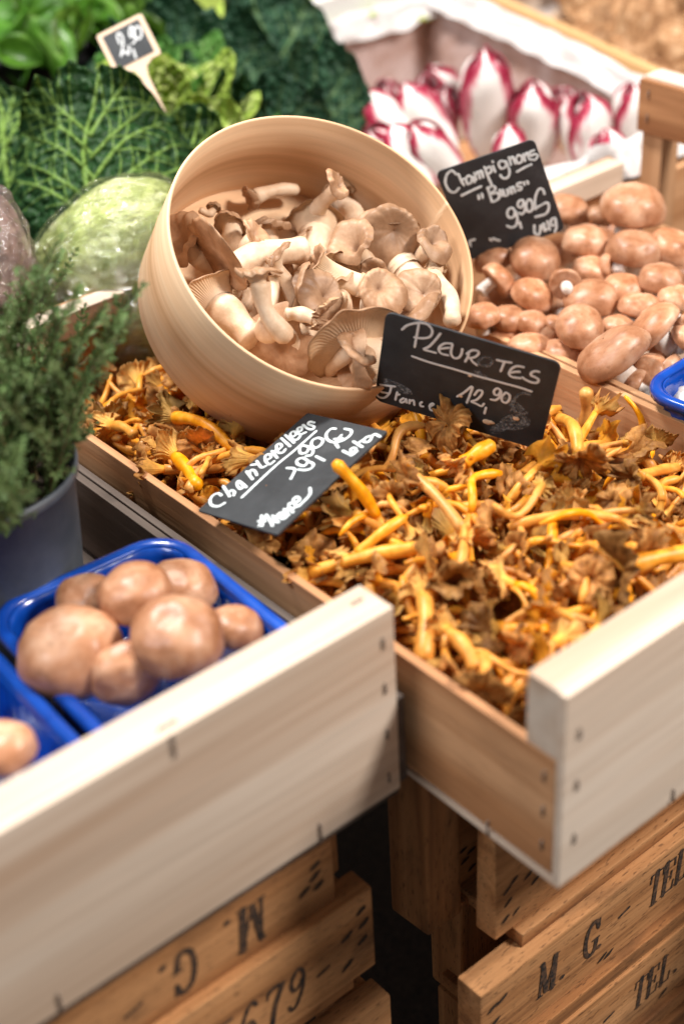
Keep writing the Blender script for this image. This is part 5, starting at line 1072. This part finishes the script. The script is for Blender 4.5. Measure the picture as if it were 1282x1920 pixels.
for i in range(110):
    px, py = rg.uniform(-40, 300), rg.uniform(-30, 112); 
    if py > 128-.28*px: py -= 45
    P = Vector(at(px, py, z=.055+rg.uniform(-.02, .012))); rot = frame(None, (rg.uniform(-.8, .5), rg.uniform(-.9, .4), 1), rg.uniform(0, 6.3))
    P = P-rot @ Vector((0, .027, 0))
    o = SP[i] if i < 5 else SP[i % 5].copy()
    if i >= 5: COL.objects.link(o)
    o.location = P; o.rotation_euler = rot.to_euler(); s_ = rg.uniform(.8, 1.25); o.scale = (s_,)*3
a_, b_ = Vector(at(-60, 140, z=.05)), Vector(at(310, 45, z=.05)); dr = (b_-a_).normalized(); nr = Vector((-dr.y, dr.x, 0))
t = thing('plastic_bin', 'black plastic bin of bright green salad leaves at the top left', 'bin', tuple(a_))
V, F, U = tube([Vector((0, 0, 0))+dr*((b_-a_).length*i/9) for i in range(10)], .006, 12); mk('rim', V, F, MAT['black'], t)
ln = (b_-a_).length
def quadbox(name, o0, ex, ey, ez, m, par):
    V = [o0+ex*i+ey*j+ez*k for k in (0, 1) for j in (0, 1) for i in (0, 1)]; return mk(name, V, [(0, 2, 3, 1), (4, 5, 7, 6), (0, 1, 5, 4), (2, 6, 7, 3), (0, 4, 6, 2), (1, 3, 7, 5)], m, par, smooth=False)
quadbox('front_wall', Vector((0, 0, -.14)), dr*ln, nr*.004, Vector((0, 0, .138)), MAT['black'], t)
quadbox('bottom', Vector((0, 0, -.03))+nr*.005, dr*ln, nr*.40, Vector((0, 0, .004)), MAT['black'], t)
BE = []
for k in range(4):
    L = .10+.01*k; ts = np.linspace(0, 1, 16); C_ = [(L*(x-.5), .016*math.sin(x*math.pi)*(1 if k % 2 else -1), .003*math.sin(6*x+k)) for x in ts]
    V, F, U = tube(C_, [.0058*min(1, 6*x*(1-x)+.12)*(1+.10*math.sin(x*40)) for x in ts], 10); V = [(v[0], v[1], v[2]*.75) for v in V]
    o = mk('green_bean', V, F, MAT['bean']); BE.append(o); tag(o, 'long pale green bean loose in the heap at the top', 'bean', 'green beans heaped at the top')
for i in range(120):
    px, py = rg.uniform(400, 900), rg.uniform(-45, 95)
    if py > 78-.26*(px-560): py -= 80
    P = Vector(at(px, py, z=-.01+rg.uniform(-.015, .012)))
    o = BE[i] if i < 4 else BE[i % 4].copy()
    if i >= 4: COL.objects.link(o)
    o.location = P; o.rotation_euler = (rg.uniform(-.3, .3), rg.uniform(-.3, .3), math.radians(20)+rg.uniform(-.6, .6)); o.scale = (rg.uniform(.9, 1.3),)*3
t = thing('bean_tray', 'dark tray under the heap of green beans', 'tray', tuple(at(640, 20, z=-.04)))
box('bottom', (-.35, -.03, -.01), (.4, .5, -.002), MAT['bean'], t)

# ------------------------------------------------------------------ potted thyme
PC = Vector((-.129, .394, -.138)); PR = .066
t = thing('potted_thyme', 'bushy thyme in a dark grey plastic pot at the left', 'potted plant', PC)
prof = [(.050, 0), (.052, .004), (.060, .09), (.0635, .150), (.0665, .151), (.0672, .158), (.0650, .159), (.0632, .150), (.0595, .09), (.050, .01)]
V = [(r_*math.cos(2*math.pi*i/72), r_*math.sin(2*math.pi*i/72), z_) for r_, z_ in prof for i in range(72)]
mk('pot', V, [f for f in grid_faces(72, len(prof), True)]+[tuple(range(71, -1, -1))], MAT['pot'], t)
V = [(0, 0, .143)]+[(.062*j/6*math.cos(2*math.pi*i/36), .062*j/6*math.sin(2*math.pi*i/36), .142+.004*noise.noise(Vector((i, j, 0)))) for j in range(1, 7) for i in range(36)]
mk('soil', V, [(0, 1+i, 1+(i+1) % 36) for i in range(36)]+grid_faces(36, 6, True, 1), MAT['soil'], t)
def sprig_mesh(seed):
    rr = random.Random(seed); L = rr.uniform(.09, .15); bx, by = rr.uniform(-.25, .25), rr.uniform(-.25, .25)
    ts = np.linspace(0, 1, 14); C_ = np.array([(bx*L*x*x+.004*math.sin(x*7+seed), by*L*x*x+.004*math.cos(x*6+seed), L*x) for x in ts])
    V, F, U = tube(C_, [.0011*(1-.7*x) for x in ts], 5); V = list(map(np.array, V)); MI = [1]*len(F)
    def leaf(p, d, n_, l_, w_):
        d = d/np.linalg.norm(d); s_ = np.cross(d, n_); s_ /= max(np.linalg.norm(s_), 1e-6); nn_ = np.cross(s_, d); o = len(V)
        V.extend([p, p+d*l_*.35+s_*w_, p+d*l_*.5+nn_*w_*.25*-1, p+d*l_*.35-s_*w_, p+d*l_*.75+s_*w_*.8, p+d*l_*.75-s_*w_*.8, p+d*l_])
        F.extend([(o, o+1, o+2), (o, o+2, o+3), (o+1, o+4, o+2), (o+2, o+5, o+3), (o+4, o+6, o+2), (o+2, o+6, o+5)]); MI.extend([0]*6)
    def leaves(P0, P1, n, l0):
        ax = P1-P0; ax /= np.linalg.norm(ax)
        for i in range(n):
            f = i/(n-1); p = P0+(P1-P0)*f; a = rr.uniform(0, 6.3)
            for q in range(4 if l0 > .006 else 3):
                an = a+q*1.571+rr.uniform(-.3, .3); e = np.array([math.cos(an), math.sin(an), 0]); e -= ax*(e@ax); e /= max(np.linalg.norm(e), 1e-6)
                d = e*rr.uniform(.6, 1)+ax*rr.uniform(.35, 1.0); leaf(p, d, ax, l0*rr.uniform(.7, 1.2)*(1-.35*f), l0*.135)
    for k in range(1, 13): leaves(C_[k], C_[k+1], 4, .0068)
    for k in range(3, 12):
        for q in range(1 + k % 2):
            a = rr.uniform(0, 6.3); tip = C_[k]+np.array([math.cos(a)*.012, math.sin(a)*.012, rr.uniform(.010, .020)])*(1.2-.05*k)
            v2, f2, _ = tube([C_[k], tip], [.0006, .0003], 4); o = len(V); V.extend(map(np.array, v2)); F.extend([tuple(o+x for x in f) for f in f2]); MI.extend([1]*len(f2)); leaves(C_[k]+(tip-C_[k])*.2, tip, 5, .0056)
    me = bpy.data.meshes.new('sprig'); me.from_pydata([tuple(map(float, v)) for v in V], [], F); me.materials.append(MAT['thyme']); me.materials.append(MAT['twig'])
    me.polygons.foreach_set('material_index', np.array(MI, dtype=np.int32)); me.update(); return me
SM = [sprig_mesh(k) for k in range(9)]
rg = random.Random(31)
for i in range(98):
    a = rg.uniform(0, 6.3); rr_ = .058*math.sqrt(rg.random()); x, y = rr_*math.cos(a), rr_*math.sin(a)
    o = link('sprig', SM[i % 9], t); lean = rr_/.058
    dz = Vector((x*7*rg.uniform(.4, 1.3)+rg.uniform(-.2, .2)-.12, y*7*rg.uniform(.4, 1.3)+rg.uniform(-.2, .2), rg.uniform(.7, 1.0) if i % 5 else rg.uniform(.25, .5)))
    o.location = (x, y, .140); o.rotation_euler = frame(None, dz, rg.uniform(0, 6.3)).to_euler(); o.scale = (rg.uniform(.88, 1.14)*(1-.2*lean*(i % 4 == 0)),)*3
